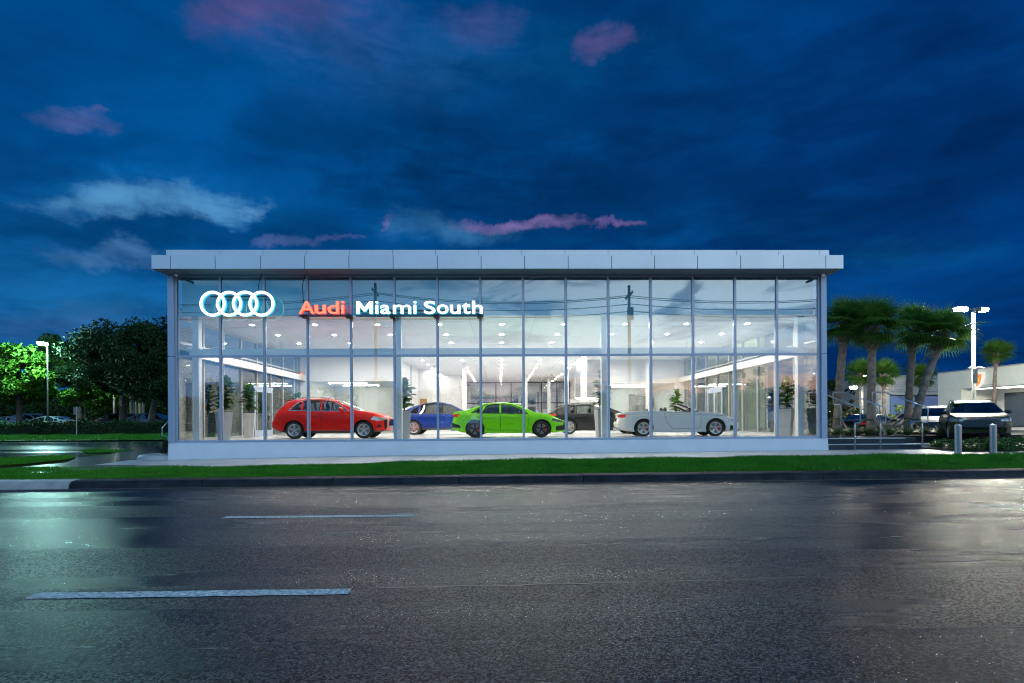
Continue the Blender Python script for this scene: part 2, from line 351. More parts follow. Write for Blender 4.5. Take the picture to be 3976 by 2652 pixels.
# verge
gx = [-60, -10.2, -6.5, -.66, 10.5, 16.3, 60]; gz = [.17, .174, .198, .317, .372, .382, .40]
px_ = [-60, -11.87, -4.86, 2.4, 11.98, 60]; pz = [.19, .245, .331, .37, .412, .43]
def vz(x, y):
    a = ky(x)+.48; t = min(1, max(0, (y-a)/(16.8-a))); return .185+(np.interp(x, gx, gz)-.185)*t
def swz(x, y):
    t = min(1, max(0, (y-16.8)/2.85)); return np.interp(x, gx, gz)*(1-t)+np.interp(x, px_, pz)*t
V = []; xs = list(np.arange(-60, 61, 2.)); F = []; nr = 6
for x in xs:
    for k in range(nr): 
        y = ky(x)+.48+(16.82-ky(x)-.48)*k/(nr-1); V.append((x, y, vz(x, y)))
for i in range(len(xs)-1):
    for k in range(nr-1): F.append((i*nr+k, (i+1)*nr+k, (i+1)*nr+k+1, i*nr+k+1))
o = link('verge', fastmesh('verge', V, F, M_soil)); o['kind'] = 'structure'
M_grass = None
def grass_mat():
    mt = mat('grass_blade', (.03, .19, .006), .55, var=.5, vscale=1.1, spec=.25); t = mt.node_tree
    r = [q for q in t.nodes if q.type == 'VALTORGB'][0].color_ramp; n = [q for q in t.nodes if q.type == 'TEX_NOISE'][0]; n.inputs['Detail'].default_value = 9; n.inputs['Roughness'].default_value = .7
    r.elements[0].position = .30; r.elements[0].color = (.016, .10, .004, 1); r.elements[1].position = .72; r.elements[1].color = (.065, .26, .010, 1)
    e = r.elements.new(.5); e.color = (.036, .23, .006, 1); e = r.elements.new(.80); e.color = (.14, .15, .035, 1); return mt
M_grass = grass_mat()
def blades(name, pts, hmin, hmax, wd_, mt, lean=.5):
    n = len(pts); pts = np.asarray(pts); h = rng.uniform(hmin, hmax, n)*(0.7+.5*np.sin(pts[:, 0]*1.7)*np.sin(pts[:, 1]*2.3+pts[:, 0]*.6)**2+.25); a = rng.uniform(0, 2*np.pi, n)
    w = wd_*rng.uniform(.6, 1.3, n); l = rng.uniform(0, lean, n)*h; b = rng.uniform(0, 2*np.pi, n)
    dx_, dy_ = np.cos(a)*w, np.sin(a)*w; ex, ey = np.cos(b)*l, np.sin(b)*l
    P0 = pts+np.stack([-dx_, -dy_, -.01*np.ones(n)], 1); P1 = pts+np.stack([dx_, dy_, -.01*np.ones(n)], 1)
    P2 = pts+np.stack([dx_*.7+ex*.35, dy_*.7+ey*.35, h*.6], 1); P3 = pts+np.stack([ex, ey, h], 1)
    V = np.stack([P0, P1, P2, P3], 1).reshape(-1, 3); F = np.arange(4*n).reshape(-1, 4)
    o = link(name, fastmesh(name, V, F, mt)); return o
def verge_pts(n, xa, xb):
    x = rng.uniform(xa, xb, n); a = ky(x)+.42; y = a+(16.84-a)*rng.uniform(0, 1, n)**.9
    t = np.clip((y-a)/(16.8-a), 0, 1); z = .185+(np.interp(x, gx, gz)-.185)*t
    return np.stack([x, y, z], 1)
tag(blades('grass', verge_pts(210000, -19, 19), .03, .085, .006, M_grass), 'mown green grass on the verge between kerb and sidewalk', 'grass', kind='stuff')
# sidewalk
sw = link('sidewalk', None); sw['kind'] = 'structure'
def slab(x0, x1, y0, y1, mt, zf, drop=.0, parent=None, name='slab'):
    g = .007; q = [(x0+g, y0), (x1-g, y0), (x1-g, y1), (x0+g, y1)]
    mb = MB().hexa([(x, y, zf(x, y)-.12) for x, y in q]+[(x, y, zf(x, y)-drop) for x, y in q])
    return mb.build(name, mt, parent)
x = -13.2
while x < 36:
    slab(x, x+1.52, 16.82, 19.6 if x < 16 else 18.1, M_conc, swz, 0, sw); x += 1.52
bed = MB().add([(-13.3, 16.8, .10), (60, 16.8, .25), (60, 19.8, .26), (-13.3, 19.8, .13)], [(0, 1, 2, 3)]).build('slab_bedding', mat('joint_sand', (.04, .04, .04), .9), sw)
# --- left: side street, grass islands, far grass, lot
grid_sheet('side_street', list(np.arange(-130, -10.9, 6)), [16.8, 18, 20, 22, 24, 28, 31, 34.5, 36, 42], lambda x, y: zl(y)-.02, M_side)
def gpoly(pix, z): return [G(a, b, z) for a, b in pix]
def island(pix, z, name, seed, dens=260, kerb_w=True):
    P = gpoly(pix, z); c = sum(P, Vector())/len(P)
    pl2 = [(p.x, p.y) for p in P]
    MB().prism(pl2, 'z', z-.25, z+.02).kbuild(name, M_soil)
    xs_ = np.array([p[0] for p in pl2]); ys_ = np.array([p[1] for p in pl2])
    area = abs(np.dot(xs_, np.roll(ys_, 1))-np.dot(ys_, np.roll(xs_, 1)))/2
    n = int(area*dens*3); q = np.stack([rng.uniform(xs_.min(), xs_.max(), n), rng.uniform(ys_.min(), ys_.max(), n)], 1)
    ins = np.zeros(n, bool); j = len(xs_)-1
    for i in range(len(xs_)):
        cnd = ((ys_[i] > q[:, 1]) != (ys_[j] > q[:, 1])) & (q[:, 0] < (xs_[j]-xs_[i])*(q[:, 1]-ys_[i])/(ys_[j]-ys_[i]+1e-9)+xs_[i]); ins ^= cnd; j = i
    q = q[ins]
    return blades('grass', np.column_stack([q, np.full(len(q), z+.02)]), .04, .11, .012, M_grass)
tag(island([(-60, 1074), (60, 1066), (150, 1057), (172, 1052), (160, 1048), (90, 1050), (-60, 1056)], .2, 'grass_island', 1), 'narrow grass island beside the wet side street at far left', 'grass', kind='stuff')
tag(island([(184, 1037), (200, 1041), (260, 1040), (331, 1031), (331, 1027), (260, 1028)], .2, 'grass_island', 2), 'small grass island on the wet pavement before the planter', 'grass', kind='stuff')
# wet pavement ramp between verge and side street
P = gpoly([(-40, 1092), (400, 1070), (400, 1038), (330, 1030), (250, 1043), (180, 1050), (150, 1062), (-40, 1080)], .2)
MB().add([tuple(p) for p in P], [tuple(range(len(P)))]).kbuild('wet_pavement', M_concw)
grid_sheet('far_lawn', list(np.arange(-140, -9, 6)), [34.5, 36, 38, 40, 42, 44], lambda x, y: zl(y)+.06, mat('lawn', (.022, .10, .012), .7, var=.35, vscale=1.5, vcol=(.012, .06, .006)))
p_ = np.stack([rng.uniform(-52, -18, 30000), rng.uniform(34.5, 41.5, 30000)], 1)
tag(blades('grass', np.column_stack([p_, .17+.03*np.clip(p_[:, 1]-24, 0, 36)+.06]), .05, .13, .02, M_grass), 'green grass strip in front of the dark hedge', 'grass', kind='stuff')
grid_sheet('parking_lot', list(np.arange(-140, 1, 10)), [44, 50, 60, 140], lambda x, y: zl(y), M_lot)
# --- right lot
ZR = .5
MB().add([(12.0, 21.8, ZR), (160, 21.8, ZR), (160, 150, ZR), (12.0, 150, ZR)], [(0, 1, 2, 3)]).kbuild('parking_lot', M_lot)
MB().add([(15.7, 18.05, .40), (60, 18.05, .44), (60, 20.3, .5), (15.7, 20.3, .5)], [(0, 1, 2, 3)]).kbuild('mulch_bed', mat('mulch', (.022, .016, .012), .9, var=.5, vscale=12, bump=.8, bscale=40))
MB().box((15.9, 20.3, .2), (60, 20.45, .60)).kbuild('lot_kerb', M_conc)
MB().add([(15.9, 20.45, .53), (60, 20.45, .53), (60, 21.8, .53), (15.9, 21.8, .53)], [(0, 1, 2, 3)]).kbuild('lot_edge', M_conc)
MB().add([(18, 30, ZR+.02), (30, 30, ZR+.02), (36, 39, ZR+.02), (20, 39, ZR+.02)], [(0, 1, 2, 3)]).kbuild('lot_lawn', mat('lawn', (.022, .10, .012), .7))
# opposite side behind the camera (seen only in the glass)
MB().add([(-160, -60, .12), (160, -60, .12), (160, -9.4+.029*160, .12), (-160, -9.4-.029*160, .12)], [(0, 1, 2, 3)]).kbuild('opposite_verge', M_soil)
# ------------------------------------------------------------------ showroom building
M_alu = mat('grey_aluminium', (.36, .43, .55), .38, metal=.2)
M_panel = mat('silver_panel', (.66, .69, .72), .36, metal=.35, var=.05, vscale=.7)
M_plinth = mat('white_render', (.72, .73, .75), .6, var=.04, vscale=1.3, bump=.08, bscale=18)
M_gask = mat('black_gasket', (.015, .015, .016), .5)
M_white = mat('white_wall', (.76, .76, .75), .55)
M_ceil = mat('ceiling_panel_white', (.85, .84, .82), .7)
M_soff = mat('soffit_panel', (.30, .34, .38), .5)
M_floor = mat('floor_tile', (.78, .78, .77), .16, var=.03, vscale=.5)
M_glass = glass('facade_glass', (.98, .995, .985), .125)
M_iglass = glass('clear_glass', (.93, .96, .94), .05)
M_sglass = glass('side_glass', (.80, .86, .84), .13)
M_frame = mat('interior_frame', (.42, .42, .42), .4, metal=.3)
M_dark = mat('black_plastic', (.012, .012, .013), .4)
X0, BAY, ZF, ZT, ZS = -11.597, 1.557, 6.885, 3.939, .836
XL, XR = -11.875, 12.03
B = thing('car_showroom', 'long glass fronted showroom with silver roof fascia and white plinth', 'building', (0, FY, 0))
def bp(mb, name, mt, **k): return mb.build(name, mt, B, world=True, **k)
# plinth (follows the sloping ground)
n = 24; V = []; F = []
for i in range(n+1):
    x = XL+(XR-XL)*i/n; zb = float(np.interp(x, px_, pz))-.05
    V += [(x, 19.56, zb), (x, 19.62, ZS), (x, 19.95, ZS), (x, 19.95, zb)]
for i in range(n):
    for k in range(3): F.append((4*i+k, 4*i+4+k, 4*i+5+k, 4*i+1+k))
F += [(0, 1, 2, 3), (4*n+3, 4*n+2, 4*n+1, 4*n)]
bp(MB().add(V, F), 'plinth', M_plinth)
bp(MB().box((XL, 19.95, .1), (XR, 52.9, ZS+.02)), 'foundation', M_plinth)
bp(MB().box((XL+.05, 19.80, ZS+.022), (XR-.05, 53.2, .9)), 'showroom_floor', M_floor)
for i in range(16):                                                  # mullions
    x = X0+BAY*i; w = .039
    mu = bp(MB().box((x-w, 19.655, ZS+.004), (x+w, 19.80, ZF)), 'mullion', M_alu)
    MB().box((x+w+.001, 19.672, ZS+.09-0), (x+w+.011, 19.69, ZF-.1)).build('gasket', M_gask, mu, world=True)
for i in range(15):
    a, b = X0+BAY*i+.0395, X0+BAY*(i+1)-.0395
    for (z0, z1, y0) in ((ZS+.004, ZS+.085, 19.665), (ZT-.04, ZT+.04, 19.668), (ZF-.085, ZF, 19.662)):
        bp(MB().box((a, y0, z0), (b, 19.78, z1)), 'rail', M_alu)
    for (z0, z1) in ((ZS+.09, ZT-.045), (ZT+.045, ZF-.09)):
        bp(MB().box((a+.002, 19.692, z0), (b-.002, 19.704, z1)), 'glass_pane', M_glass)
for (a, b) in ((XL+.02, X0-.042), (X0+15*BAY+.042, XR-.03)):          # corner posts in two lengths each
    bp(MB().box((a, 19.58, ZS+.003), (b, 19.95, ZT-.01)), 'corner_panel', M_alu)
    bp(MB().box((a, 19.58, ZT+.01), (b, 19.95, ZF)), 'corner_panel', M_alu)
# fascia panels, parapet panels, soffit
YFS = 18.92
jx = [-12.02]+[(d-1143)*YFS/FPX+.0 for d in (391, 494, 597.5, 699.5, 801, 902.5, 1004, 1104.5, 1204.5, 1304.5, 1404.5, 1503, 1601.5, 1700.5, 1799, 1896)]
jx = [-12.02]+[W(d, 600, YFS).x for d in (391, 494, 597.5, 699.5, 801, 902.5, 1004, 1104.5, 1204.5, 1304.5, 1404.5, 1503, 1601.5, 1700.5, 1799, 1896)]+[W(1937, 600, YFS).x]
jx[0] = W(347, 600, YFS).x
for a, b in zip(jx[:-1], jx[1:]): bp(MB().box((a+.011, YFS, 6.88), (b-.011, YFS+.04, 7.352)), 'fascia_panel', M_panel)
bp(MB().box((jx[0]+.03, YFS+.042, 6.895), (jx[-1]-.03, 19.55, 7.34)), 'fascia_core', M_gask)
for a, b in ((jx[0], 0), (jx[-1]-.04, 0)): bp(MB().box((a, YFS+.045, 6.88), (a+.04, 21.5, 7.352)), 'fascia_panel', M_panel)
bp(MB().box((jx[0]+.042, YFS+.045, 6.872), (jx[-1]-.042, 19.86, 6.893)), 'soffit', M_soff)
YP = 19.3
kx = [W(381, 580, YP).x]+[W(505+(1594-505)/11.*i, 580, YP).x for i in range(-0, 12)]+[W(d, 580, YP).x for d in (1691, 1788, 1882, 1904)]
for a, b in zip(kx[:-1], kx[1:]): bp(MB().box((a+.006, YP, 7.36), (b-.006, YP+.05, 7.652)), 'parapet_panel', M_panel)
bp(MB().box((kx[0]+.02, YP+.055, 7.355), (kx[-1]-.02, 53.4, 7.64)), 'roof', mat('roof_membrane', (.3, .3, .3), .8))
# bulkhead above the ceiling
ZC = 5.47
bp(MB().box((X0-.0, 20.02, ZC), (X0+15*BAY, 20.12, ZF+.0)), 'bulkhead', mat('bulkhead_sky_tint', (.10, .36, .50), .5))  # blue of the sky reflection is painted into this wall colour
bp(MB().box((XL+.1, 20.125, ZC+.22), (XR-.1, 53.2, ZC+.3)), 'ceiling_slab', M_dark)
# ceiling panels on the 2.5 m grid, dark joints across
cxs = [-11.75]+[.1-1.25+2.5*k for k in range(-4, 6)]+[11.9]
rowsY = [20.13, 21.25]+[21.25+2.53*k+1.27 for k in range(0, 13)]
rowsY = [y for y in rowsY if y < 53]+[53.1]
cm = {}
for j in range(len(rowsY)-1):
    for i in range(len(cxs)-1):
        a, b, c, d = cxs[i], cxs[i+1], rowsY[j], rowsY[j+1]
        if c > 34.5 and (b < -6.5 or a > 7): continue
        gap = .05 if (i+j) % 2 == 0 else .012
        bp(MB().box((a+.009, c+.009, ZC), (b-.009, d-gap, ZC+.2)), 'ceiling_panel', M_ceil)
# side glazing, girts, columns
YB_L, YB_R = 31.9, 34.6
def sidewall(xa, sgn, yend, door):
    ys = [19.98]+[21.6+1.56*k for k in range(20) if 21.6+1.56*k < yend-.3]+[yend]
    for y in ys[1:]: bp(MB().box((xa-.06, y-.04, .9), (xa+.06, y+.04, ZC)), 'side_mullion', M_frame)
    for (z0, z1) in ((.902, .98), (4.46, 4.54), (ZC-.12, ZC-.003)):
        bp(MB().box((xa-.05, 19.98, z0), (xa+.05, yend, z1)), 'side_rail', M_frame)
    for y, y2 in zip(ys[:-1], ys[1:]):
        for (z0, z1) in ((.985, 4.455), (4.545, ZC-.125)):
            bp(MB().box((xa-.008, y+.045, z0), (xa+.008, y2-.045, z1)), 'side_pane', M_sglass)
    bp(MB().box((xa-sgn*.30-.08, 20.3, 4.0), (xa-sgn*.30+.08, yend, 4.30)), 'girt', M_white)
    # double door
    for k in (0, 1):
        y0 = door+k*1.02; xi = xa-sgn*.075
        d = bp(MB().box((xi-.025, y0, .905), (xi+.025, y0+.11, 3.2)).box((xi-.025, y0+.89, .905), (xi+.025, y0+1.0, 3.2)).box((xi-.025, y0+.111, 3.05), (xi+.025, y0+.889, 3.2)).box((xi-.025, y0+.111, .905), (xi+.025, y0+.889, 1.2)), 'door', M_alu)
        MB().box((xi-.006, y0+.112, 1.21), (xi+.006, y0+.888, 3.04)).build('door_glass', M_iglass, d, world=True)
        MB().tube([(xi-sgn*.07, y0+.1, 1.95), (xi-sgn*.07, y0+.9, 1.95)], .018).build('door_handle', mat('steel', (.6, .6, .62), .25, metal=1), d, world=True)
    bp(MB().box((xa-sgn*.07-.03, door-.06, 3.21), (xa-sgn*.07+.03, door+2.08, 3.33)), 'door_header', M_alu)
sidewall(-11.72, -1, YB_L, 25.9); sidewall(11.93, 1, YB_R, 28.6)
colX = [W(449.5, 900, 20.24).x, W(914.5, 900, 20.24).x, W(1388.5, 900, 20.24).x, W(1839, 900, 20.24).x]
for x in colX: bp(MB().box((x-.115, 20.24, .9), (x+.115, 20.47, ZC)), 'column', M_white)
for a, b in zip(colX[:-1], colX[1:]): bp(MB().box((a+.117, 20.27, 3.99), (b-.117, 20.44, 4.285)), 'girt', M_white)
for (x, y, w) in ((-2.35, 36, .14), (2.2, 46, .14), (-4.55, 38, .15), (5.0, 40.5, .15), (4.35, 48, .13), (5.05, 32.5, .17), (9.3, 33.9, .1)):
    bp(MB().box((x-w, y-w, .9), (x+w, y+w, ZC)), 'column', M_white)
# inner walls
XO_L, XO_R = -6.25, 6.6          # office block edges
ZO = 3.97
def office(x0, x1, y0, y1, left):
    bp(MB().box((x0, y0, ZO), (x1, y0+.15, ZC)), 'wall', M_white)                       # header above the glass front
    bp(MB().box((x0, y0+.152, ZO), (x1, y1, ZO+.1)), 'office_ceiling', M_white)
    bp(MB().box((x0, y1, .9), (x1, y1+.15, ZO)), 'wall', M_white)
    bp(MB().box((x0-.12, y0-.001, .9), (x0-.001, y1+.15, ZC)), 'wall', M_white)
    bp(MB().box((x1+.001, y0-.001, .9), (x1+.12, y1+.15, ZC)), 'wall', M_white)
    g = 3; w = (x1-x0)/g
    for k in range(g): bp(MB().box((x0+w*k+.01, y0+.05, .95), (x0+w*(k+1)-.01, y0+.062, ZO-.05)), 'office_pane', M_iglass)
    bp(MB().box((x0, y0+.03, .902), (x1, y0+.08, .948)), 'office_rail', M_frame)
office(-11.2, XO_L, 32.0, 37.0, True)
office(XO_R, 11.3, 34.7, 39.5, False)
bp(MB().box((-11.9, 31.95, .9), (-11.33, 32.3, ZC)), 'wall', M_white); bp(MB().box((11.43, 34.65, .9), (12.0, 34.9, ZC)), 'wall', M_white)
for (a, b) in (((-6.12, 40.0, .9), (-5.0, 40.2, ZC)), ((-5.0, 45.0, .9), (-3.4, 45.2, ZC)), ((-6.14, 37.2, .9), (-6.02, 53, ZC)), ((-5.12, 40.21, .9), (-5.0, 44.99, ZC)),
               ((6.9, 39.7, .9), (7.02, 53, ZC)), ((6.1, 44.0, .9), (6.89, 44.2, ZC))):
    bp(MB().box(a, b), 'wall', M_white)
M_grey = mat('grey_wall', (.32, .32, .33), .6)
bp(MB().box((-6.0, 40.21, .9), (-5.13, 40.4, 4.4)), 'wall', M_grey)
# right inner block between corridor and office (low opening with lit room)
bp(MB().box((4.9, 34.7, 3.1), (6.47, 34.9, ZC)), 'wall', M_grey)
bp(MB().box((5.0, 38.5, .9), (6.47, 38.7, 3.1)), 'wall', M_white)
# back glazing
YBK = 53.0
bx = [-3.4, -1.9, -.4, 1.1, 2.6, 4.1, 5.6, 6.9]
for x in bx: bp(MB().box((x-.05, YBK, .9), (x+.05, YBK+.12, ZC)), 'back_mullion', M_gask)
for (z0, z1) in ((.9, .98), (3.35, 3.43), (ZC-.1, ZC-.003)):
    for a, b in zip(bx[:-1], bx[1:]): bp(MB().box((a+.051, YBK+.01, z0), (b-.051, YBK+.1, z1)), 'back_rail', M_gask)
for a, b in zip(bx[:-1], bx[1:]):
    for (z0, z1) in ((.985, 3.345), (3.435, ZC-.105)): bp(MB().box((a+.052, YBK+.05, z0), (b-.052, YBK+.062, z1)), 'back_pane', glass('back_glass', (.8, .84, .82), .42))
bp(MB().box((-6.0, YBK+.13, .9), (-3.4, YBK+.25, ZC)), 'wall', M_white)
bp(MB().box((-3.4, 45.2, .9), (-3.3, 52.99, ZC)), 'wall', M_white)
# slatted white screen just outside the back glass
rd = thing('slatted_screen', 'white slatted screen lit behind the rear glass wall', 'screen', (.2, 56, .4))
for k in range(9): MB().box((-2.1, 0, .9+.24*k), (2.1, .06, .9+.24*k+.17)).build('slat', M_white, rd)
MB().box((-2.2, .08, 0), (-2.1, .2, 3.2)).box((2.1, .08, 0), (2.2, .2, 3.2)).build('screen_post', M_frame, rd)
MB().box((-2.1, -.1, 3.05), (2.1, .05, 3.12)).build('strip_lamp', emis('strip_lamp_green', (.85, 1, .75), 22), rd)
# perforated green screen outside the right doors
ps = thing('perforated_screen', 'pale perforated metal screen outside the side doors', 'screen', (13.6, 31.5, .5))
def screen_mat():
    mt = mat('perforated_metal', (.34, .36, .27), .5); t = mt.node_tree; b = t.nodes['Principled BSDF']
    br = t.nodes.new('ShaderNodeTexBrick'); tcn = t.nodes.new('ShaderNodeTexCoord'); mp = t.nodes.new('ShaderNodeMapping'); mp.inputs['Rotation'].default_value = (R(90), 0, R(90))
    t.links.new(tcn.outputs['Object'], mp.inputs[0]); t.links.new(mp.outputs[0], br.inputs['Vector']); br.inputs['Scale'].default_value = 4.5
    br.inputs['Color1'].default_value = (.04, .10, .02, 1); br.inputs['Color2'].default_value = (.08, .16, .05, 1); br.inputs['Mortar'].default_value = (.42, .45, .36, 1); br.inputs['Mortar Size'].default_value = .022
    t.links.new(br.outputs[0], b.inputs['Base Color']); return mt
for k in range(4): MB().box((0, -4+2.0*k, .1), (.05, -4+2.0*k+1.97, 5.4)).build('screen_panel', screen_mat(), ps)
MB().box((-.5, -4, 5.42), (.1, 4, 5.5)).build('screen_cap', M_frame, ps)
MB().box((-.35, -3.6, 5.36), (-.2, 3.6, 5.415)).build('strip_lamp', emis('strip_lamp_warm', (.95, 1, .7), 9), ps)
# downlights
M_dl = emis('downlight_glow', (1, .955, .895), 1300); M_dl2 = emis('corridor_downlight_glow', (1, .955, .895), 560)
M_ring = mat('downlight_ring', (.8, .8, .8), .4)
dring = MB().lathe([(.081, -.001), (.13, -.001), (.13, -.018), (.081, -.012)], 20, close=True).data('downlight_ring', M_ring)
dd2 = MB().add([(.08*math.cos(-math.pi*k/8), .08*math.sin(-math.pi*k/8), -.006) for k in range(16)], [tuple(range(16))]).data('downlight_lens', M_dl2)
ddisc = MB().add([(.08*math.cos(-math.pi*k/8), .08*math.sin(-math.pi*k/8), -.006) for k in range(16)], [tuple(range(16))]).data('downlight_lens', M_dl)
for j in range(13):
    Y = 21.85+2.53*j
    for k in range(-4, 5):
        X = .1+2.5*k
        if Y > 34.4 and abs(k) > 2: continue
        if Y > 31.8 and k < -2: continue
        t = tag(link('downlight', None, None, (X, Y, ZC-.001)), 'round ceiling downlight in the %s row behind the glass, %s from the left' % (ORD[j], ORD[k+(2 if Y > 31.8 else 4) if not (31.8 < Y < 34.4) else k+2]), 'ceiling light', 'recessed ceiling downlights')
        link('trim_ring', dring, t); link('lens', ddisc if Y < 33 else dd2, t)
M_lin = emis('linear_lamp', (1, .98, .96), 55)
def linlight(x, y, z, L, label, dx_=True):
    t = thing('linear_light', label, 'ceiling light', (x, y, z))
    MB().box((-L/2, -.07, -.03), (L/2, .07, -.001)).build('diffuser', M_lin, t); MB().box((-L/2-.02, -.09, -.025), (-L/2-.002, .09, 0)).box((L/2+.002, -.09, -.025), (L/2+.02, .09, 0)).build('end_cap', M_frame, t)
linlight(-9.3, 33.3, ZO, 2.3, 'front linear light in the office behind the red car'); linlight(-9.0, 35.3, ZO, 2.3, 'rear linear light in the office behind the red car')
linlight(8.6, 36.0, ZO, 2.4, 'front linear light in the office behind the white convertible'); linlight(9.1, 38.0, ZO, 2.4, 'rear linear light in the office behind the white convertible')
linlight(5.75, 36.3, 3.1, 1.3, 'short linear light in the small room behind the black wagon')
# exit signs
def text_mesh(ch, ext, offset=0.):
    if ch == 'M':                                   # wide capital with its vee down to the baseline
        po = [(0, 0), (0, 1), (.20, 1), (.5, .50), (.80, 1), (1, 1), (1, 0), (.81, 0), (.81, .60), (.57, .20), (.43, .20), (.19, .60), (.19, 0)]
        me = MB().prism(po, 'z', -ext, ext).data('glyph', M_gask); v = np.zeros(len(me.vertices)*3); me.vertices.foreach_get('co', v); return me, v.reshape(-1, 3)
    cu = bpy.data.curves.new('glyph', 'FONT'); cu.body = ch; cu.size = 1; cu.extrude = ext; cu.offset = offset; cu.resolution_u = 6
    ob = bpy.data.objects.new('glyph', cu); COL.objects.link(ob); dg = bpy.context.evaluated_depsgraph_get(); dg.update()
    me = bpy.data.meshes.new_from_object(ob.evaluated_get(dg)); bpy.data.objects.remove(ob); bpy.data.curves.remove(cu)
    v = np.zeros(len(me.vertices)*3); me.vertices.foreach_get('co', v); return me, v.reshape(-1, 3)
M_exit = emis('exit_green', (.05, .9, .25), 1.6)
def exit_sign(x, y, label, yaw=0.):
    z = ZC-.62
    t = thing('exit_sign', label, 'exit sign', (x, y, z), yaw)
    MB().bevbox((-.17, -.03, 0), (.17, .03, .24), .008).build('housing', mat('exit_housing', (.25, .55, .32), .4, emit=(.02, .5, .12), estr=.5), t)
    MB().tube([(0, 0, .24), (0, 0, .62)], .012).build('stem', M_frame, t)
    for i, ch in enumerate('EXIT'):
        me, v = text_mesh(ch, .05, .012); mn, mx_ = v.min(0), v.max(0); s = .15/(mx_[1]-mn[1]); cxp = -.105+.07*i
        v2 = np.stack([(v[:, 0]-(mn[0]+mx_[0])/2)*s*.9+cxp, -.033-v[:, 2]*.1, .045+(v[:, 1]-mn[1])*s], 1)
        me.vertices.foreach_set('co', v2.ravel()); me.materials.clear(); me.materials.append(emis('exit_letter', (.35, 1, .5), 5)); link('letter', me, t)
exit_sign(W(643, 800, 26.0).x, 26.0, 'green exit sign hanging near the left side doors'); exit_sign(W(1577, 800, 26.4).x, 26.4, 'green exit sign hanging near the right side doors')
exit_sign(W(979.5, 866, 43).x, 43, 'green exit sign seen edge on above the blue car', R(80)); exit_sign(W(1302, 870, 45).x, 45, 'green exit sign seen edge on near the rear right columns', R(80))
# ceiling speaker discs
for (d, y) in ((1488/3976*2351, 1280), ):
    pass
# office art
def picture(x, y, z, w, h, label, cols, pitch=None):
    t = thing('framed_picture', label, 'picture', (x, y, z))
    MB().box((-w/2, -.03, -h/2), (w/2, 0, h/2)).build('frame', mat('picture_edge', (.3, .3, .3), .5), t)
    MB().add([(-w/2+.01, -.034, -h/2+.01), (w/2-.01, -.034, -h/2+.01), (w/2-.01, -.034, h/2-.01), (-w/2+.01, -.034, h/2-.01)], [(0, 1, 2, 3)]).build('print', mat('picture_print_'+cols[0], cols[1], .5, var=.5, vscale=1.6, vcol=cols[2]), t)
    if pitch:
        for poly, c in pitch: MB().add([(a*w, -.037-.001*i, b*h) for i, (a, b) in enumerate(poly)], [tuple(range(len(poly)))]).build('print', mat('picture_tone_%d' % (c*100), (c, c, c), .5, var=.25, vscale=3), t)
picture(W(767, 920, 36.9).x, 36.95, 2.55, 3.3*.98, 1.75, 'large pale landscape picture in the office behind the red car', ('pale', (.62, .64, .62), (.42, .44, .43)), [([(.2, -.05), (.48, .42), (.48, -.45), (.1, -.45)], .45)])
picture(W(1494, 925, 39.4).x, 39.45, 2.62, 3.2, 1.75, 'grey mountain picture on the office wall behind the convertible', ('grey', (.30, .30, .30), (.10, .10, .10)), [([(-.05, -.42), (.12, .08), (.28, -.4)], .62), ([(-.48, .45), (-.05, .32), (.1, .12), (-.48, .0)], .38), ([(-.48, .49), (.48, .49), (.48, .2), (.15, .25), (-.1, .42)], .72)])
picture(W(972, 930, 39.9).x, 39.97, 2.9, .5, .75, 'small orange picture on the wall behind the blue car', ('orange', (.45, .22, .07), (.12, .08, .05)))
for (x, y, w, lab) in ((-7.2, 36.2, 1.6, 'white desk in the office behind the red car'), (9.9, 38.7, 1.8, 'white desk in the office behind the convertible'), (4.0, 49.0, 1.6, 'white counter near the rear glass wall')):
    t = thing('office_desk', lab, 'desk', (x, y, .9)); MB().bevbox((-w/2, -.35, .68), (w/2, .35, .73), .01).build('desktop', M_white, t)
    for sx in (-1, 1): MB().box((sx*(w/2-.08)-.03, -.3, 0), (sx*(w/2-.08)+.03, .3, .68)).build('leg', M_frame, t)
# facade signs ---------------------------------------------------------------
YS = 19.3
M_neon = emis('white_sign_face', (.93, 1, 1), 1.8); M_halo = mat('sign_return', (.05, .35, .40), .4, emit=(.04, .55, .75), estr=1.1)
M_redf = emis('red_sign_face', (1, .20, .10), 1.9); M_redh = mat('red_sign_return', (.4, .02, .02), .4, emit=(1, .02, .03), estr=1.4)
rg = thing('ring_emblem', 'illuminated white emblem of four interlocked rings on the glass front', 'emblem', (W(545, 697, YS).x, YS, W(545, 697.5, YS).z))
for k in range(4):
    cx_ = (-1.5+k)*.567; n = 48; ro, ri = .452, .358
    o = MB().lathe([(ri, .02*(k % 2)-.0), (ro, .02*(k % 2)), (ro, .012+.02*(k % 2)), (ri, .012+.02*(k % 2))], n, 'y', (cx_, -.012*(k % 2)*0-.04-.004*k, 0), close=True).build('ring', M_neon, rg)
    MB().lathe([(ri+.004, .0), (ro-.004, .0), (ro-.004, .11), (ri+.004, .11)], n, 'y', (cx_, -.012, 0), close=True).build('ring_return', M_halo, o)
MB().box((-1.0, .12, .26), (1.05, .16, .32)).box((-1.0, .12, -.40), (1.05, .16, -.34)).build('mounting_rail', mat('sign_rail', (.05, .07, .09), .5, metal=.5), rg)
MB().box((-.42, .16, .27), (-.36, .32, .31)).box((.97, .16, .27), (1.03, .32, .31)).build('bracket', M_gask, rg)
NP = 3976/2351
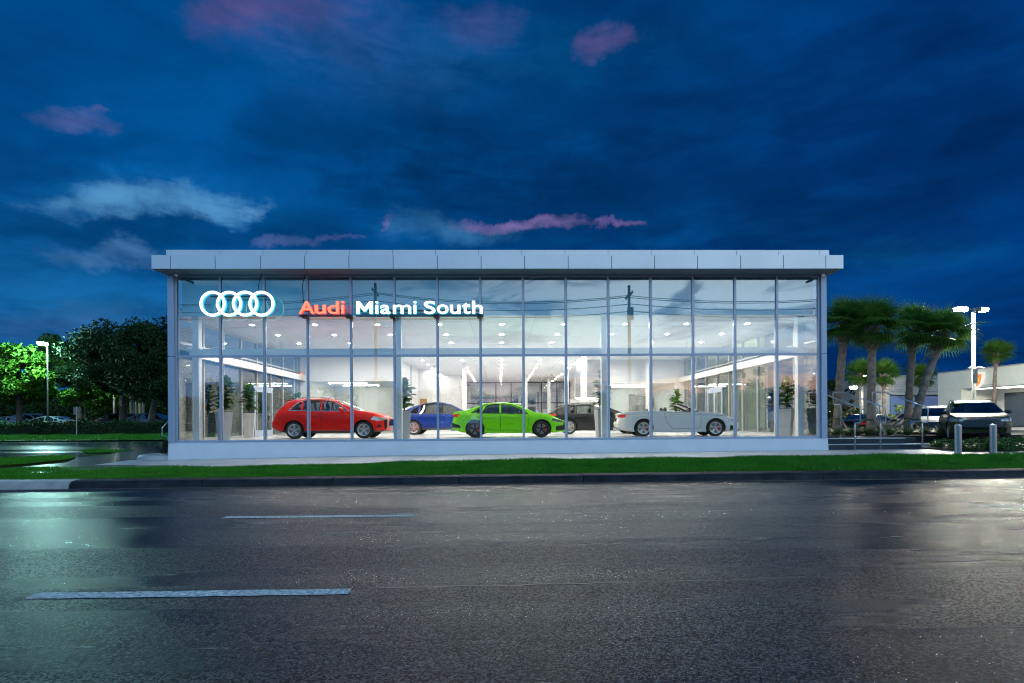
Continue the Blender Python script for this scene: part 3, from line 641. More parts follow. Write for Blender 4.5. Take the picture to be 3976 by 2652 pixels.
LET = {'r': [('A', 1162.1, 1222.5), ('u', 1223.4, 1266.8), ('d', 1273.6, 1317.8), ('i', 1326, 1339)],
       'w': [('M', 1385, 1448.3), ('i', 1457.8, 1470.4), ('a', 1477.7, 1516), ('m', 1526.9, 1597), ('i', 1605.8, 1618.2), ('S', 1646.7, 1691.4), ('o', 1697, 1742), ('u', 1747.6, 1788.4), ('t', 1794.3, 1827), ('h', 1833.5, 1874.8)]}
HGT = {'A': .445, 'u': .32, 'd': .452, 'i': .447, 'M': .445, 'a': .325, 'm': .32, 'S': .46, 'o': .33, 't': .40, 'h': .455}
DIP = {'u': .006, 'd': .006, 'a': .006, 'S': .008, 'o': .006, 't': .006}
for key, lab, face, ret in (('r', 'short red illuminated word Audi on the glass front', M_redf, M_redh), ('w', 'white illuminated words Miami South on the glass front', M_neon, M_halo)):
    x0 = W(LET[key][0][1]/NP, 720, YS).x; x1 = W(LET[key][-1][2]/NP, 720, YS).x; zb = W((LET[key][0][1]+LET[key][-1][2])/2/NP, 1219/NP, YS).z
    t = thing('sign_lettering', lab, 'sign', ((x0+x1)/2, YS, zb))
    for ch, a, b in LET[key]:
        xa, xb = W(a/NP, 720, YS).x, W(b/NP, 720, YS).x
        for nm, mt, grow, y0, y1 in (('letter', face, 0., -.055, -.042), ('letter_return', ret, .012, -.04, .07)):
            me, v = text_mesh(ch, .5, {'i': .004, 'm': .008, 'M': .008}.get(ch, .014)); mn, mx_ = v.min(0), v.max(0)
            sx, sz = (xb-xa-grow*0)/(mx_[0]-mn[0]), (HGT[ch])/(mx_[1]-mn[1])
            v2 = np.stack([(v[:, 0]-mn[0])*sx+xa-t.location.x, np.where(v[:, 2] > 0, y0, y1), (v[:, 1]-mn[1])*sz-DIP.get(ch, 0)], 1)
            me.vertices.foreach_set('co', v2.ravel()); me.materials.clear(); me.materials.append(mt)
            if nm == 'letter': lo = link(nm, me, t)
            else: link(nm, me, lo)
    MB().box((x0-t.location.x-.05, .075, -.075), (x1-t.location.x+.03, .15, -.03)).box((x0-t.location.x, .075, .10), (x1-t.location.x, .11, .17)).build('mounting_rail', mat('sign_rail', (.05, .07, .09), .5, metal=.5), t)
    for i in range(16):
        mx0 = X0+BAY*i
        if x0-.4 < mx0 < x1+.1: MB().box((mx0-t.location.x-.1, .06, -.12), (mx0-t.location.x+.1, .295, -.0)).build('bracket', M_gask, t)
for i in (2, 3):                                   # supply cables down to the signs
    xx = X0+BAY*i-.05; zz_ = (6.16, 5.8)[i-2]
    tag(MB().tube([(xx+.03, 19.55, 6.87), (xx, 19.5, 6.7), (xx-.05, 19.47, 6.45), (xx+.0, 19.42, zz_)], .014, 6).build('sign_cable', M_gask), ('black supply cable hanging behind the ring emblem', 'black supply cable hanging to the red letter sign')[i-2], 'cable')
# security cameras under the soffit
def sec_cam(p, rz, label, sc=1.):
    t = thing('security_camera', label, 'camera', p, rz); t.scale = (sc, sc, sc)
    MB().lathe([(.001, -.03), (.05, -.03), (.05, 0), (.001, 0)], 14).tube([(0, 0, -.03), (0, -.02, -.09)], .016).build('mount', M_white, t)
    b = MB(); b.tube([(0, .08, -.08), (0, -.02, -.11), (0, -.2, -.165)], [.035, .045, .045], 12); b.build('camera_body', M_white, t)
    MB().tube([(0, -.196, -.164), (0, -.215, -.170)], .038, 12).build('lens', M_dark, t)
sec_cam((W(402, 628, 19.3).x, 19.35, 6.872), R(55), 'white security camera under the left roof corner facing the street')
sec_cam((W(388, 630, 19.5).x-.12, 20.2, 6.872), R(-90), 'white security camera under the left roof corner facing sideways')
sec_cam((W(1892, 628, 19.3).x, 19.35, 6.872), R(-55), 'white security camera under the right roof corner facing the street')
sec_cam((W(1902, 630, 19.5).x+.12, 20.2, 6.872), R(90), 'white security camera under the right roof corner facing sideways')
# ------------------------------------------------------------------ cars
M_tyre = mat('tyre_rubber', (.016, .016, .017), .75); M_cabin = mat('cabin_dark', (.02, .02, .022), .6); M_trimd = mat('dark_cladding', (.028, .028, .03), .55)
M_chrome = mat('chrome', (.75, .75, .76), .15, metal=1); M_blackgl = mat('gloss_black', (.01, .01, .011), .12); M_well = mat('wheel_well', (.008, .008, .008), .9)
M_cglass = glass('car_glass', (.42, .45, .46), .07); M_cglassd = glass('car_glass_dark', (.10, .12, .14), .08)
M_alloy = mat('alloy_silver', (.62, .62, .63), .28, metal=.9); M_alloyd = mat('alloy_black', (.02, .02, .021), .25, metal=.4); M_disc = mat('brake_disc', (.25, .25, .25), .35, metal=.9)
M_calr = mat('red_caliper', (.5, .02, .015), .35); M_tail = mat('tail_lamp_red', (.42, .012, .012), .12, coat=.6, emit=(1, .03, .02), estr=.25); M_head = mat('head_lamp', (.45, .47, .50), .08, metal=.6, coat=.5); M_headd = mat('head_lamp_dark', (.05, .055, .06), .08, coat=1.)
def smooth_prof(x, pts, sig):
    px, pz = zip(*pts); d = np.interp(x, px, pz); k = max(1, int(3*sig/(x[1]-x[0]))); w = np.exp(-.5*(np.arange(-k, k+1)*(x[1]-x[0])/sig)**2); w /= w.sum()
    return np.convolve(np.pad(d, k, mode='edge'), w, 'valid')
def inpoly(px, py, poly):
    r = np.zeros(px.shape, bool); j = len(poly)-1
    for i in range(len(poly)):
        xi, yi = poly[i]; xj, yj = poly[j]
        r ^= ((yi > py) != (yj > py)) & (px < (xj-xi)*(py-yi)/(yj-yi+1e-12)+xi); j = i
    return r
def catmull(P, seg):           # P: (nx, K, 2)
    out = []; K = P.shape[1]
    for i in range(K-1):
        p0, p1, p2, p3 = P[:, max(i-1, 0)], P[:, i], P[:, i+1], P[:, min(i+2, K-1)]
        for s in range(seg[i]):
            t = s/seg[i]; a = .5*((2*p1)+(-p0+p2)*t+(2*p0-5*p1+4*p2-p3)*t*t+(-p0+3*p1-3*p2+p3)*t**3); out.append(a)
    out.append(P[:, -1]); return np.stack(out, 1)
def wheel_meshes(r, w, style):
    key = ('wheel', r, style)
    if key in MATS: return MATS[key]
    rr = r*.70 if style != 'far' else r*.68
    ty = MB().lathe([(rr, -w/2+.01), (r-.035, -w/2), (r-.008, -w/2+.025), (r, -w/2+.06), (r, w/2-.06), (r-.008, w/2-.025), (r-.035, w/2), (rr, w/2-.01), (rr-.012, w/2-.03), (rr-.012, -w/2+.03)], 36, 'y', close=True).data('tyre', M_tyre, True)
    mb = MB().lathe([(rr, -w/2+.004), (rr-.022, -w/2+.012), (rr-.03, -w/2+.05), (rr-.03, w/2-.03), (rr-.011, w/2-.03), (rr-.011, -w/2+.03)], 36, 'y', close=True)
    ns, dbl = {'five_double': (5, 1), 'multi': (10, 0), 'five': (5, 0), 'vee': (5, 2), 'far': (5, 0)}[style]
    def spoke(a0, a1, w0, w1):
        c0 = np.array([math.cos(a0), math.sin(a0)])*rr*.16; c1 = np.array([math.cos(a1), math.sin(a1)])*(rr-.014); d = c1-c0; d /= np.linalg.norm(d); nrm = np.array([-d[1], d[0]])
        pts = []
        for yy in (0, 1):
            for c, ww, yf in ((c0, w0, -w/2+.035), (c1, w1, -w/2+.012)):
                for sg in (-1, 1): q = c+nrm*sg*ww*(.8 if yy == 0 else 1); pts.append((q[0], yf+yy*.03, q[1]))
        mb.add(pts, [(0, 2, 3, 1), (4, 5, 7, 6), (0, 1, 5, 4), (2, 6, 7, 3), (0, 4, 6, 2), (1, 3, 7, 5)])
    for k in range(ns):
        a = 2*math.pi*k/ns+.31
        if dbl == 0: spoke(a, a+.02, .026, .019 if ns > 6 else .034)
        elif dbl == 1: spoke(a-.12, a-.14, .017, .021); spoke(a+.12, a+.14, .017, .021)
        else: spoke(a-.05, a-.30, .018, .016); spoke(a+.05, a+.30, .018, .016); spoke(a, a+.08, .014, .010)
    mb.lathe([(.001, -w/2+.022), (.045, -w/2+.024), (.06, -w/2+.045), (.055, -w/2+.07), (.001, -w/2+.07)], 18, 'y')
    rim = mb
    ds = MB().lathe([(.03, -.02), (rr*.72, -.02), (rr*.72, .0), (.03, .0)], 24, 'y', close=True).lathe([(.001, -w/2+.10), (rr-.03, -w/2+.11), (rr-.03, -w/2+.12), (.001, -w/2+.12)], 24, 'y')
    MATS[key] = (ty, rim, ds, rr); return MATS[key]
def build_car(name, label, cat, sp, loc, rz, paint, group=None):
    root = thing(name, label, cat, loc, rz, group)
    L, Wd, nx = sp['L'], sp['W'], sp.get('nx', 150); hi = nx > 90
    x = np.linspace(0, L, nx); zt = smooth_prof(x, sp['top'], sp.get('sig', .05)); zb = smooth_prof(x, sp['bot'], .04); zs = np.minimum(smooth_prof(x, sp['belt'], .06), zt-.012)
    fr, rd_ = sp.get('fround', .9), sp.get('rround', .7)
    pf = 1-sp.get('ftaper', .26)*np.clip((x-(L-fr))/fr, 0, 1)**2.4-sp.get('rtaper', .2)*np.clip((rd_-x)/rd_, 0, 1)**2.6
    hw = Wd/2*pf; gh = zt-zs; hr = hw*(.94-sp.get('tumble', .24)*np.clip(gh/.5, 0, 1))
    zr = np.clip((zs-zb), .05, 9)
    C = [(0*x, zb), (hw*.88, zb), (hw*.975, zb+zr*.12), (hw*.99, zb+zr*.30), (hw*1.0, zb+zr*.55), (hw*.992, zb+zr*.80), (hw*.975, zb+zr*.90), (hw*.945, zs),
         (hw*.93*.45+hr*.55, zs+gh*.50), (hr, zs+gh*.86), (hr*.90, zs+gh*.955), (hr*.55, zs+gh*.99), (0*x, zt)]
    P = np.stack([np.stack(c, 1) for c in C], 1)
    seg = [2, 3, 6, 8, 9, 5, 4, 11, 9, 4, 4, 5] if hi else [1, 1, 2, 3, 2, 2, 1, 4, 4, 2, 2, 2]
    Q = catmull(P, seg); mm = Q.shape[1]
    def warp(xx, zz):
        zf_ = np.interp(zz, *zip(*sp['front'])); zr_ = np.interp(zz, *zip(*sp['rear']))
        wf = np.clip((xx-(L-1.0))/1.0, 0, 1)**2; wr = np.clip((sp.get('rw', .8)-xx)/sp.get('rw', .8), 0, 1)**2
        return xx-zf_*wf+zr_*wr
    Y, Z = Q[:, :, 0], Q[:, :, 1]; X = warp(np.repeat(x[:, None], mm, 1), Z)
    side = np.stack([X, Y, Z], 2)                     # +y half
    ra, Ra = sp['wr'], sp['wr']+.045
    ax = (sp['ax0'], sp['ax0']+sp['wb'])
    for a in ax:                                      # crisp arch edge
        dx_, dz_ = side[:, :, 0]-a, side[:, :, 2]-ra; rr = np.hypot(dx_, dz_); near = (np.abs(rr-Ra) < (.022 if hi else .04)) & (side[:, :, 1] > .5*Wd/2)
        f = np.where(near, Ra/np.maximum(rr, 1e-6), 1); side[:, :, 0] = a+dx_*f; side[:, :, 2] = ra+dz_*f
    V = []; F = []; off = 0; reg = []
    for sg in (1, -1):
        v = side.copy(); v[:, :, 1] *= sg; V.append(v.reshape(-1, 3)); i, j = np.meshgrid(np.arange(nx-1), np.arange(mm-1), indexing='ij'); a = i*mm+j
        q = np.stack([a, a+mm, a+mm+1, a+1], 2).reshape(-1, 4)
        if sg > 0: q = q[:, ::-1]
        F.append(q+off); off += nx*mm; reg.append(np.full(len(q), 0))
    nc = 56 if hi else 12
    for end, k, bul in ((nx-1, 1, sp.get('fb', .09)), (0, 2, -sp.get('rb', .05))):
        s = np.linspace(-1, 1, nc+1); e = side[end]; v = np.stack([e[:, 0, None]+bul*(1-s[None]**2)*np.minimum(1, e[:, 1, None]/.5), e[:, 1, None]*s[None], np.repeat(e[:, 2, None], nc+1, 1)], 2)
        V.append(v.reshape(-1, 3)); i, j = np.meshgrid(np.arange(mm-1), np.arange(nc), indexing='ij'); a = i*(nc+1)+j; q = np.stack([a, a+1, a+nc+2, a+nc+1], 2).reshape(-1, 4)
        if k == 2: q = q[:, ::-1]
        F.append(q+off); off += len(v.reshape(-1, 3)); reg.append(np.full(len(q), k))
    V = np.concatenate(V); F = np.concatenate(F); reg = np.concatenate(reg)
    c = V[F].mean(1); cx, cyy, cz = np.abs(c[:, 0]), np.abs(c[:, 1]), c[:, 2]
    nrm = np.cross(V[F[:, 2]]-V[F[:, 0]], V[F[:, 3]]-V[F[:, 1]]); nrm /= np.linalg.norm(nrm, axis=1)[:, None]+1e-9
    lab = np.full(len(F), 'body', object); sd = reg == 0
    yin = np.interp(cx, x, hw)
    for a in ax: lab[sd & (np.hypot(cx-a, cz-ra) < Ra) & (cyy > .42*Wd/2) & (cz < ra+Ra)] = ''
    lab[sd & (np.hypot(cx-ax[0], cz-ra) < Ra) & (cyy > .42*Wd/2)] = ''
    if sp.get('clad'): lab[(lab == 'body') & (cz < sp['clad'])] = 'sill_trim'
    top_n = nrm[:, 2] > .25
    for (nm, x0, x1, ym, zmin) in sp.get('screens', []):
        ylim = np.interp(cx, x, hr)*ym
        lab[sd & (cx > x0) & (cx < x1) & (cyy < ylim) & (cz > np.interp(cx, x, zs)+zmin)] = nm
    for k, poly in enumerate(sp.get('dlo', [])):
        for sgn in (1, -1): lab[sd & inpoly(cx, cz, poly) & (c[:, 1]*sgn > .3) & (lab == 'body')] = 'side_window%d%s' % (k, '+' if sgn > 0 else '-')
    for k, poly in enumerate(sp.get('doors', [])):
        for sgn in (1, -1): lab[sd & inpoly(cx, cz, poly) & (c[:, 1]*sgn > .3) & (lab == 'body')] = 'door%d%s' % (k, '+' if sgn > 0 else '-')
    for nm, key, capreg in (('headlight', 'head', 1), ('taillight', 'tail', 2), ('grille', 'grille', 1), ('air_intake', 'intake', 1), ('number_plate', 'plate', 2), ('rear_diffuser', 'diff', 2), ('roof_panel', 'roofdark', 0)):
        for side_poly, cap_poly in sp.get(key, []):
            for sgn in (1, -1):
                mk = np.zeros(len(F), bool); s_ok = (c[:, 1]*sgn > 0)
                if side_poly: mk |= sd & inpoly(cx, cz, side_poly)
                if cap_poly: mk |= (reg == capreg) & inpoly(cyy, cz, cap_poly)
                lab[mk & s_ok & np.isin(lab, ['body', 'sill_trim'])] = nm+('' if nm in ('grille', 'number_plate', 'rear_diffuser') else ('+' if sgn > 0 else '-'))
    if sp.get('cabin'):
        xa, xb, ym = sp['cabin']; lab[sd & (cx > xa) & (cx < xb) & (cyy < ym) & (cz > np.interp(cx, x, zs)-.03)] = ''
    mts = {'body': paint, 'door': paint, 'sill_trim': sp.get('cladmat', M_trimd), 'windshield': sp.get('glass', M_cglass), 'rear_window': M_cglassd, 'side_window': sp.get('glass', M_cglass), 'headlight': sp.get('headmat', M_head), 'taillight': M_tail, 'grille': M_blackgl, 'air_intake': M_blackgl, 'number_plate': M_blackgl, 'rear_diffuser': M_trimd, 'roof_panel': M_blackgl}
    doors = []
    for l in sorted(set(lab)):
        if not l: continue
        nm = l.rstrip('+-0123456789'); f = F[lab == l]; u, inv = np.unique(f, return_inverse=True)
        me = fastmesh(nm, V[u], inv.reshape(-1, 4), mts[nm], True); o = link(nm, me, root)
        if nm == 'door': doors.append((o, f))
    # strips lying on the side surface
    def side_y(xq, zq):
        o = []
        for a, b in zip(xq, zq):
            col = int(np.clip(np.searchsorted(x, a), 0, nx-1)); zc = Q[col, 3:, 1]; yc = Q[col, 3:, 0]; o.append(np.interp(b, zc, yc))
        return np.array(o)
    def strip(poly, w, lift, closed=True, n=10):
        pts = []
        pl3 = list(poly)+([poly[0]] if closed else [])
        for p, q in zip(pl3[:-1], pl3[1:]):
            for s in range(n): pts.append((p[0]+(q[0]-p[0])*s/n, p[1]+(q[1]-p[1])*s/n))
        if not closed: pts.append(pl3[-1])
        pts = np.array(pts); N_ = len(pts)
        d = (np.roll(pts, -1, 0)-np.roll(pts, 1, 0)) if closed else np.gradient(pts, axis=0); d /= np.linalg.norm(d, axis=1)[:, None]+1e-9; nn = np.stack([-d[:, 1], d[:, 0]], 1)*w/2
        A, B_ = pts-nn, pts+nn; mb = MB()
        for sg in (1, -1):
            va = np.stack([A[:, 0], sg*(side_y(*A.T)+lift), A[:, 1]], 1); vb = np.stack([B_[:, 0], sg*(side_y(*B_.T)+lift), B_[:, 1]], 1)
            mb.add(np.stack([va, vb], 1).reshape(-1, 3), [(2*i, 2*((i+1) % N_), 2*((i+1) % N_)+1, 2*i+1) for i in range(N_ if closed else N_-1)])
        return mb
    if hi:
        if sp.get('dlo_outline'): strip(sp['dlo_outline'], .026, .006).build('window_trim', sp.get('trim', M_chrome), root)
        for poly in sp.get('doors', []): strip(poly, .011, .002).build('shut_line', M_dark, root)
        for ln in sp.get('lines', []): strip(ln, .010, .002, False).build('shut_line', M_dark, root)
        for xa, xb in sp.get('pillars', []): pass
        for (o, f), k in zip(doors, range(99)):
            zz_ = V[f].reshape(-1, 3); xh = zz_[:, 0].min()+.17; zh = sp['handle_z']; sg = np.sign(zz_[:, 1].mean()); yh = float(side_y([xh], [zh])[0])
            MB().bevbox((xh-.11, min(sg*yh, sg*(yh+.045)), zh-.014), (xh+.11, max(sg*yh, sg*(yh+.045)), zh+.014), .008).build('door_handle', paint, o)
    # wells, wheels
    ww = sp.get('ww', .245)
    for a in ax:
        mb = MB()
        for sg in (1, -1):
            yy = np.interp(a, x, hw)
            n = 22; vs = []; 
            for k in range(n+1):
                t = -.04*math.pi+1.08*math.pi*k/n
                for yv in (yy-.045, yy-.45): vs.append((a+(Ra-.002)*math.cos(t), sg*yv, ra+(Ra-.002)*math.sin(t)))
            mb.add(vs, [(2*k, 2*k+2, 2*k+3, 2*k+1) for k in range(n)]); mb.add([(a-Ra, sg*(yy-.46), ra-.2), (a+Ra, sg*(yy-.46), ra-.2), (a+Ra, sg*(yy-.46), ra+Ra), (a-Ra, sg*(yy-.46), ra+Ra)], [(0, 1, 2, 3)])
        mb.build('wheel_well', M_well, root)
        ty, rim, ds, rr = wheel_meshes(ra, ww, sp.get('wheel', 'five_double'))
        for sg in (1, -1):
            yv = sg*(np.interp(a, x, hw)-.035-ww/2); w_ = link('wheel', ty, root, (a, yv, ra), (0, 0, 0 if sg < 0 else math.pi))
            rim.build('rim', sp.get('rimmat', M_alloy), w_)
            if hi:
                ds.build('brake_disc', M_disc, w_); MB().box((-.17 if sg > 0 else .08, -ww/2+.05, -.10), (-.08 if sg > 0 else .17, -ww/2+.085, .10)).build('brake_caliper', sp.get('caliper', M_disc), w_)
    # cabin
    zs_mid = float(np.interp(L*.5, x, zs)); ca, cb = sp.get('floor', (.22*L, .72*L)); yw = Wd/2*.80
    fl = sp.get('floor_z', .45)
    MB().box((ca, -yw, fl-.12), (cb, yw, fl)).box((cb-.45, -yw, fl+.001), (cb, yw, zs_mid-.02)).box((ca, -yw, fl+.001), (ca+.1, yw, zs_mid-.1)).build('cabin_floor', M_cabin, root)
    if hi:
        for sx, hgt in sp.get('seats', []):
            for sg in (1, -1):
                s_ = MB(); s_.bevbox((sx, sg*.38-.25, fl+.05), (sx+.52, sg*.38+.25, fl+.28), .05)
                q = [(sx-.02, sg*.38-.24, fl+.25), (sx+.14, sg*.38-.24, fl+.25), (sx+.14, sg*.38+.24, fl+.25), (sx-.02, sg*.38+.24, fl+.25)]; t_ = hgt-.22
                s_.hexa(q+[(sx-.16, sg*.38-.19, t_), (sx-.05, sg*.38-.19, t_), (sx-.05, sg*.38+.19, t_), (sx-.16, sg*.38+.19, t_)])
                s_.bevbox((sx-.18, sg*.38-.13, hgt-.20), (sx-.07, sg*.38+.13, hgt), .045)
                s_.build('seat', M_cabin, root)
        for sg in (1, -1):                              # mirrors
            mxx, mz = sp['mirror']; ym = float(side_y([mxx], [mz-.05])[0])
            v = MB().lathe([(.002, -.13), (.06, -.115), (.085, -.06), (.085, .03), (.06, .10), (.002, .115)], 14, 'y', (0, 0, 0)); vv = v.v[0]; vv[:, 0] *= .85; vv[:, 2] *= .95
            v.v[0] = vv+np.array([mxx, sg*(ym+.13), mz+.02]); v.hexa([(mxx-.03, sg*(ym-.02), mz-.08), (mxx+.05, sg*(ym-.02), mz-.08), (mxx+.05, sg*(ym+.10), mz-.05), (mxx-.03, sg*(ym+.10), mz-.05), (mxx-.03, sg*(ym-.02), mz-.05), (mxx+.05, sg*(ym-.02), mz-.05), (mxx+.05, sg*(ym+.10), mz-.0), (mxx-.03, sg*(ym+.10), mz-.0)])
            v.build('wing_mirror', sp.get('mirrormat', paint), root, smooth=False)
    if sp.get('grille_bars'):
        z0, z1, yh = sp['grille_bars']; mb = MB(); nb = 9
        for k in range(nb):
            yv = -yh+2*yh*k/(nb-1); mb.tube([(L+.055-(yv/(Wd/2))**2*.1-float(np.interp(z, *zip(*sp['front']))), yv, z) for z in np.linspace(z0, z1, 5)], .009, 5)
        mb.build('grille_bar', M_chrome, root)
    if sp.get('emblem'):
        ez, ew = sp['emblem']; mb = MB()
        for k in range(4): mb.lathe([(.047, -.005), (.058, -.005), (.058, .005), (.047, .005)], 18, 'x', (L+ew-float(np.interp(ez, *zip(*sp['front']))), (-1.5+k)*.078, ez), close=True)
        mb.build('ring_badge', M_chrome, root)
    if sp.get('rails'):
        xa, xb = sp['rails']; mb = MB()
        for sg in (1, -1):
            xs_ = np.linspace(xa, xb, 10); mb.tube([(a, sg*float(np.interp(a, x, hr))*.92, float(np.interp(a, x, zt))+.0+(.035 if 0 < k < 9 else -.02)) for k, a in enumerate(xs_)], .016, 6)
        mb.build('roof_rail', sp.get('railmat', M_dark), root)
    if sp.get('spoiler'):
        xs0, xs1, zsp = sp['spoiler']; yv = Wd/2*.66
        MB().hexa([(xs0, -yv, zsp-.03), (xs1, -yv, zsp+.02), (xs1, yv, zsp+.02), (xs0, yv, zsp-.03), (xs0, -yv, zsp), (xs1, -yv, zsp+.055), (xs1, yv, zsp+.055), (xs0, yv, zsp)]).build('roof_spoiler', sp.get('spoilmat', paint), root)
    if sp.get('exhaust'):
        mb = MB()
        for sg in (1, -1): mb.tube([(-.03, sg*.62, .30), (.15, sg*.62, .30)], .05, 12)
        mb.build('exhaust_tip', M_chrome, root)
    if sp.get('fin'): MB().hexa([(sp['fin']-.1, -.02, sp['finz']-.02), (sp['fin']+.1, -.02, sp['finz']-.01), (sp['fin']+.1, .02, sp['finz']-.01), (sp['fin']-.1, .02, sp['finz']-.02), (sp['fin']-.1, -.006, sp['finz']+.06), (sp['fin']-.05, -.006, sp['finz']+.05), (sp['fin']-.05, .006, sp['finz']+.05), (sp['fin']-.1, .006, sp['finz']+.06)]).build('antenna_fin', paint, root)
    return root
def paintm(name, col, metal=0., rough=.35): return mat(name, col, rough, metal=metal, coat=.3, spec=.22)
SUV = dict(L=4.48, W=1.86, wb=2.68, ax0=.90, wr=.345, bot=[(0, .42), (.35, .27), (.9, .22), (3.5, .22), (4.1, .25), (4.48, .30)],
    top=[(0, .95), (.12, 1.09), (.34, 1.27), (.58, 1.46), (.72, 1.545), (1.05, 1.59), (1.5, 1.61), (2.05, 1.595), (2.45, 1.52), (2.90, 1.31), (3.34, 1.10), (3.5, 1.075), (4.0, 1.02), (4.32, .93), (4.48, .82)],
    belt=[(0, .92), (.3, 1.03), (.8, 1.075), (2.0, 1.07), (3.2, 1.02), (3.5, 1.0), (4.0, .94), (4.3, .85), (4.48, .72)],
    front=[(.2, .16), (.35, .05), (.5, .0), (.75, .02), (.86, .10), (1.0, .25)], rear=[(.2, .14), (.45, .0), (.66, .0), (.75, .06), (.95, .10), (1.05, .12), (1.6, .12)],
    screens=[('windshield', 2.50, 3.33, .93, .012), ('rear_window', .16, .56, .78, .03)],
    dlo=[[(1.95, 1.105), (1.95, 1.50), (2.24, 1.475), (2.55, 1.355), (2.78, 1.22), (2.93, 1.10)], [(1.22, 1.11), (1.22, 1.49), (1.5, 1.52), (1.88, 1.51), (1.88, 1.105)], [(.74, 1.125), (.92, 1.32), (1.10, 1.455), (1.15, 1.47), (1.15, 1.115)]],
    dlo_outline=[(.68, 1.115), (.88, 1.33), (1.08, 1.475), (1.4, 1.535), (1.9, 1.54), (2.26, 1.505), (2.60, 1.365), (2.86, 1.20), (3.02, 1.085), (2, 1.09)],
    doors=[[(1.93, .36), (1.93, 1.085), (2.98, 1.07), (3.0, .6), (2.94, .36)], [(1.40, .40), (1.06, .72), (1.06, 1.10), (1.91, 1.085), (1.91, .36)]], handle_z=.96,
    head=[([(3.86, .74), (3.98, .875), (4.42, .80), (4.42, .72), (4.1, .69)], [(.60, .71), (.60, .80), (.95, .84), (.95, .72)])], tail=[([(0, .83), (0, .98), (.30, .99), (.34, .95), (.26, .85)], [(.45, .84), (.45, .93), (.99, .97), (.99, .82)])],
    grille=[([(4.36, .38), (4.36, .80), (4.6, .80), (4.6, .38)], [(0, .40), (0, .79), (.45, .78), (.62, .66), (.55, .40)])], intake=[([(4.10, .42), (4.14, .54), (4.2, .54), (4.30, .42)], None)], plate=[], diff=[(None, [(0, .2), (0, .46), (1, .46), (1, .2)])],
    clad=.315, rails=(.8, 2.3), railmat=M_chrome, spoiler=(.42, .78, 1.505), seats=[(1.95, 1.42), (1.15, 1.36)], mirror=(2.74, 1.13), fin=1.0, finz=1.58, grille_bars=(.42, .76, .48), wheel='five_double', floor=(.7, 3.2), floor_z=.5)
CSUV = dict(SUV, L=4.69, W=1.9, wb=2.82, ax0=.94, wr=.365,
    top=[(0, 1.0), (.12, 1.08), (.45, 1.22), (.9, 1.44), (1.4, 1.60), (1.9, 1.655), (2.4, 1.63), (2.75, 1.55), (3.15, 1.33), (3.52, 1.11), (3.7, 1.08), (4.2, 1.01), (4.52, .92), (4.69, .82)],
    belt=[(0, .92), (.4, 1.03), (2.2, 1.03), (3.4, 1.0), (3.7, .985), (4.2, .93), (4.5, .85), (4.69, .72)], bot=[(0, .45), (.35, .3), (.9, .25), (3.7, .25), (4.3, .27), (4.69, .33)],
    screens=[('windshield', 2.78, 3.52, .93, .012), ('rear_window', .20, .95, .68, .04)],
    dlo=[[(2.18, 1.07), (2.18, 1.535), (2.58, 1.49), (2.9, 1.36), (3.15, 1.2), (3.3, 1.065)], [(1.25, 1.07), (1.25, 1.49), (1.7, 1.55), (2.1, 1.54), (2.1, 1.07)], [(.72, 1.08), (.95, 1.30), (1.18, 1.44), (1.18, 1.07)]],
    dlo_outline=[(.64, 1.07), (.92, 1.32), (1.2, 1.49), (1.75, 1.585), (2.15, 1.575), (2.62, 1.51), (2.95, 1.37), (3.22, 1.19), (3.36, 1.045), (2, 1.045)],
    doors=[[(2.13, .38), (2.13, 1.04), (3.32, 1.02), (3.3, .6), (3.22, .38)], [(1.50, .42), (1.15, .75), (1.15, 1.05), (2.11, 1.04), (2.11, .38)]], handle_z=.94, trim=M_dark, rails=None, spoiler=None, seats=[(2.2, 1.42), (1.3, 1.36)], mirror=(3.1, 1.1), fin=None,
    head=[([(4.05, .78), (4.15, .90), (4.62, .82), (4.62, .74), (4.3, .72)], [(.60, .73), (.60, .82), (.95, .86), (.95, .74)])], tail=[([(0, .86), (0, 1.02), (.35, 1.02), (.30, .90)], [(.45, .88), (.45, .97), (.99, 1.0), (.99, .85)])],
    grille=[([(4.56, .40), (4.56, .82), (4.8, .82), (4.8, .40)], [(0, .42), (0, .81), (.45, .80), (.62, .68), (.55, .42)])], intake=[], wheel='vee', rimmat=M_alloy, caliper=M_calr, clad=.33, grille_bars=None, roofdark=[([(1.6, 1.60), (1.6, 1.7), (2.8, 1.7), (2.8, 1.60)], None)], mirrormat=M_blackgl, floor=(.9, 3.3))
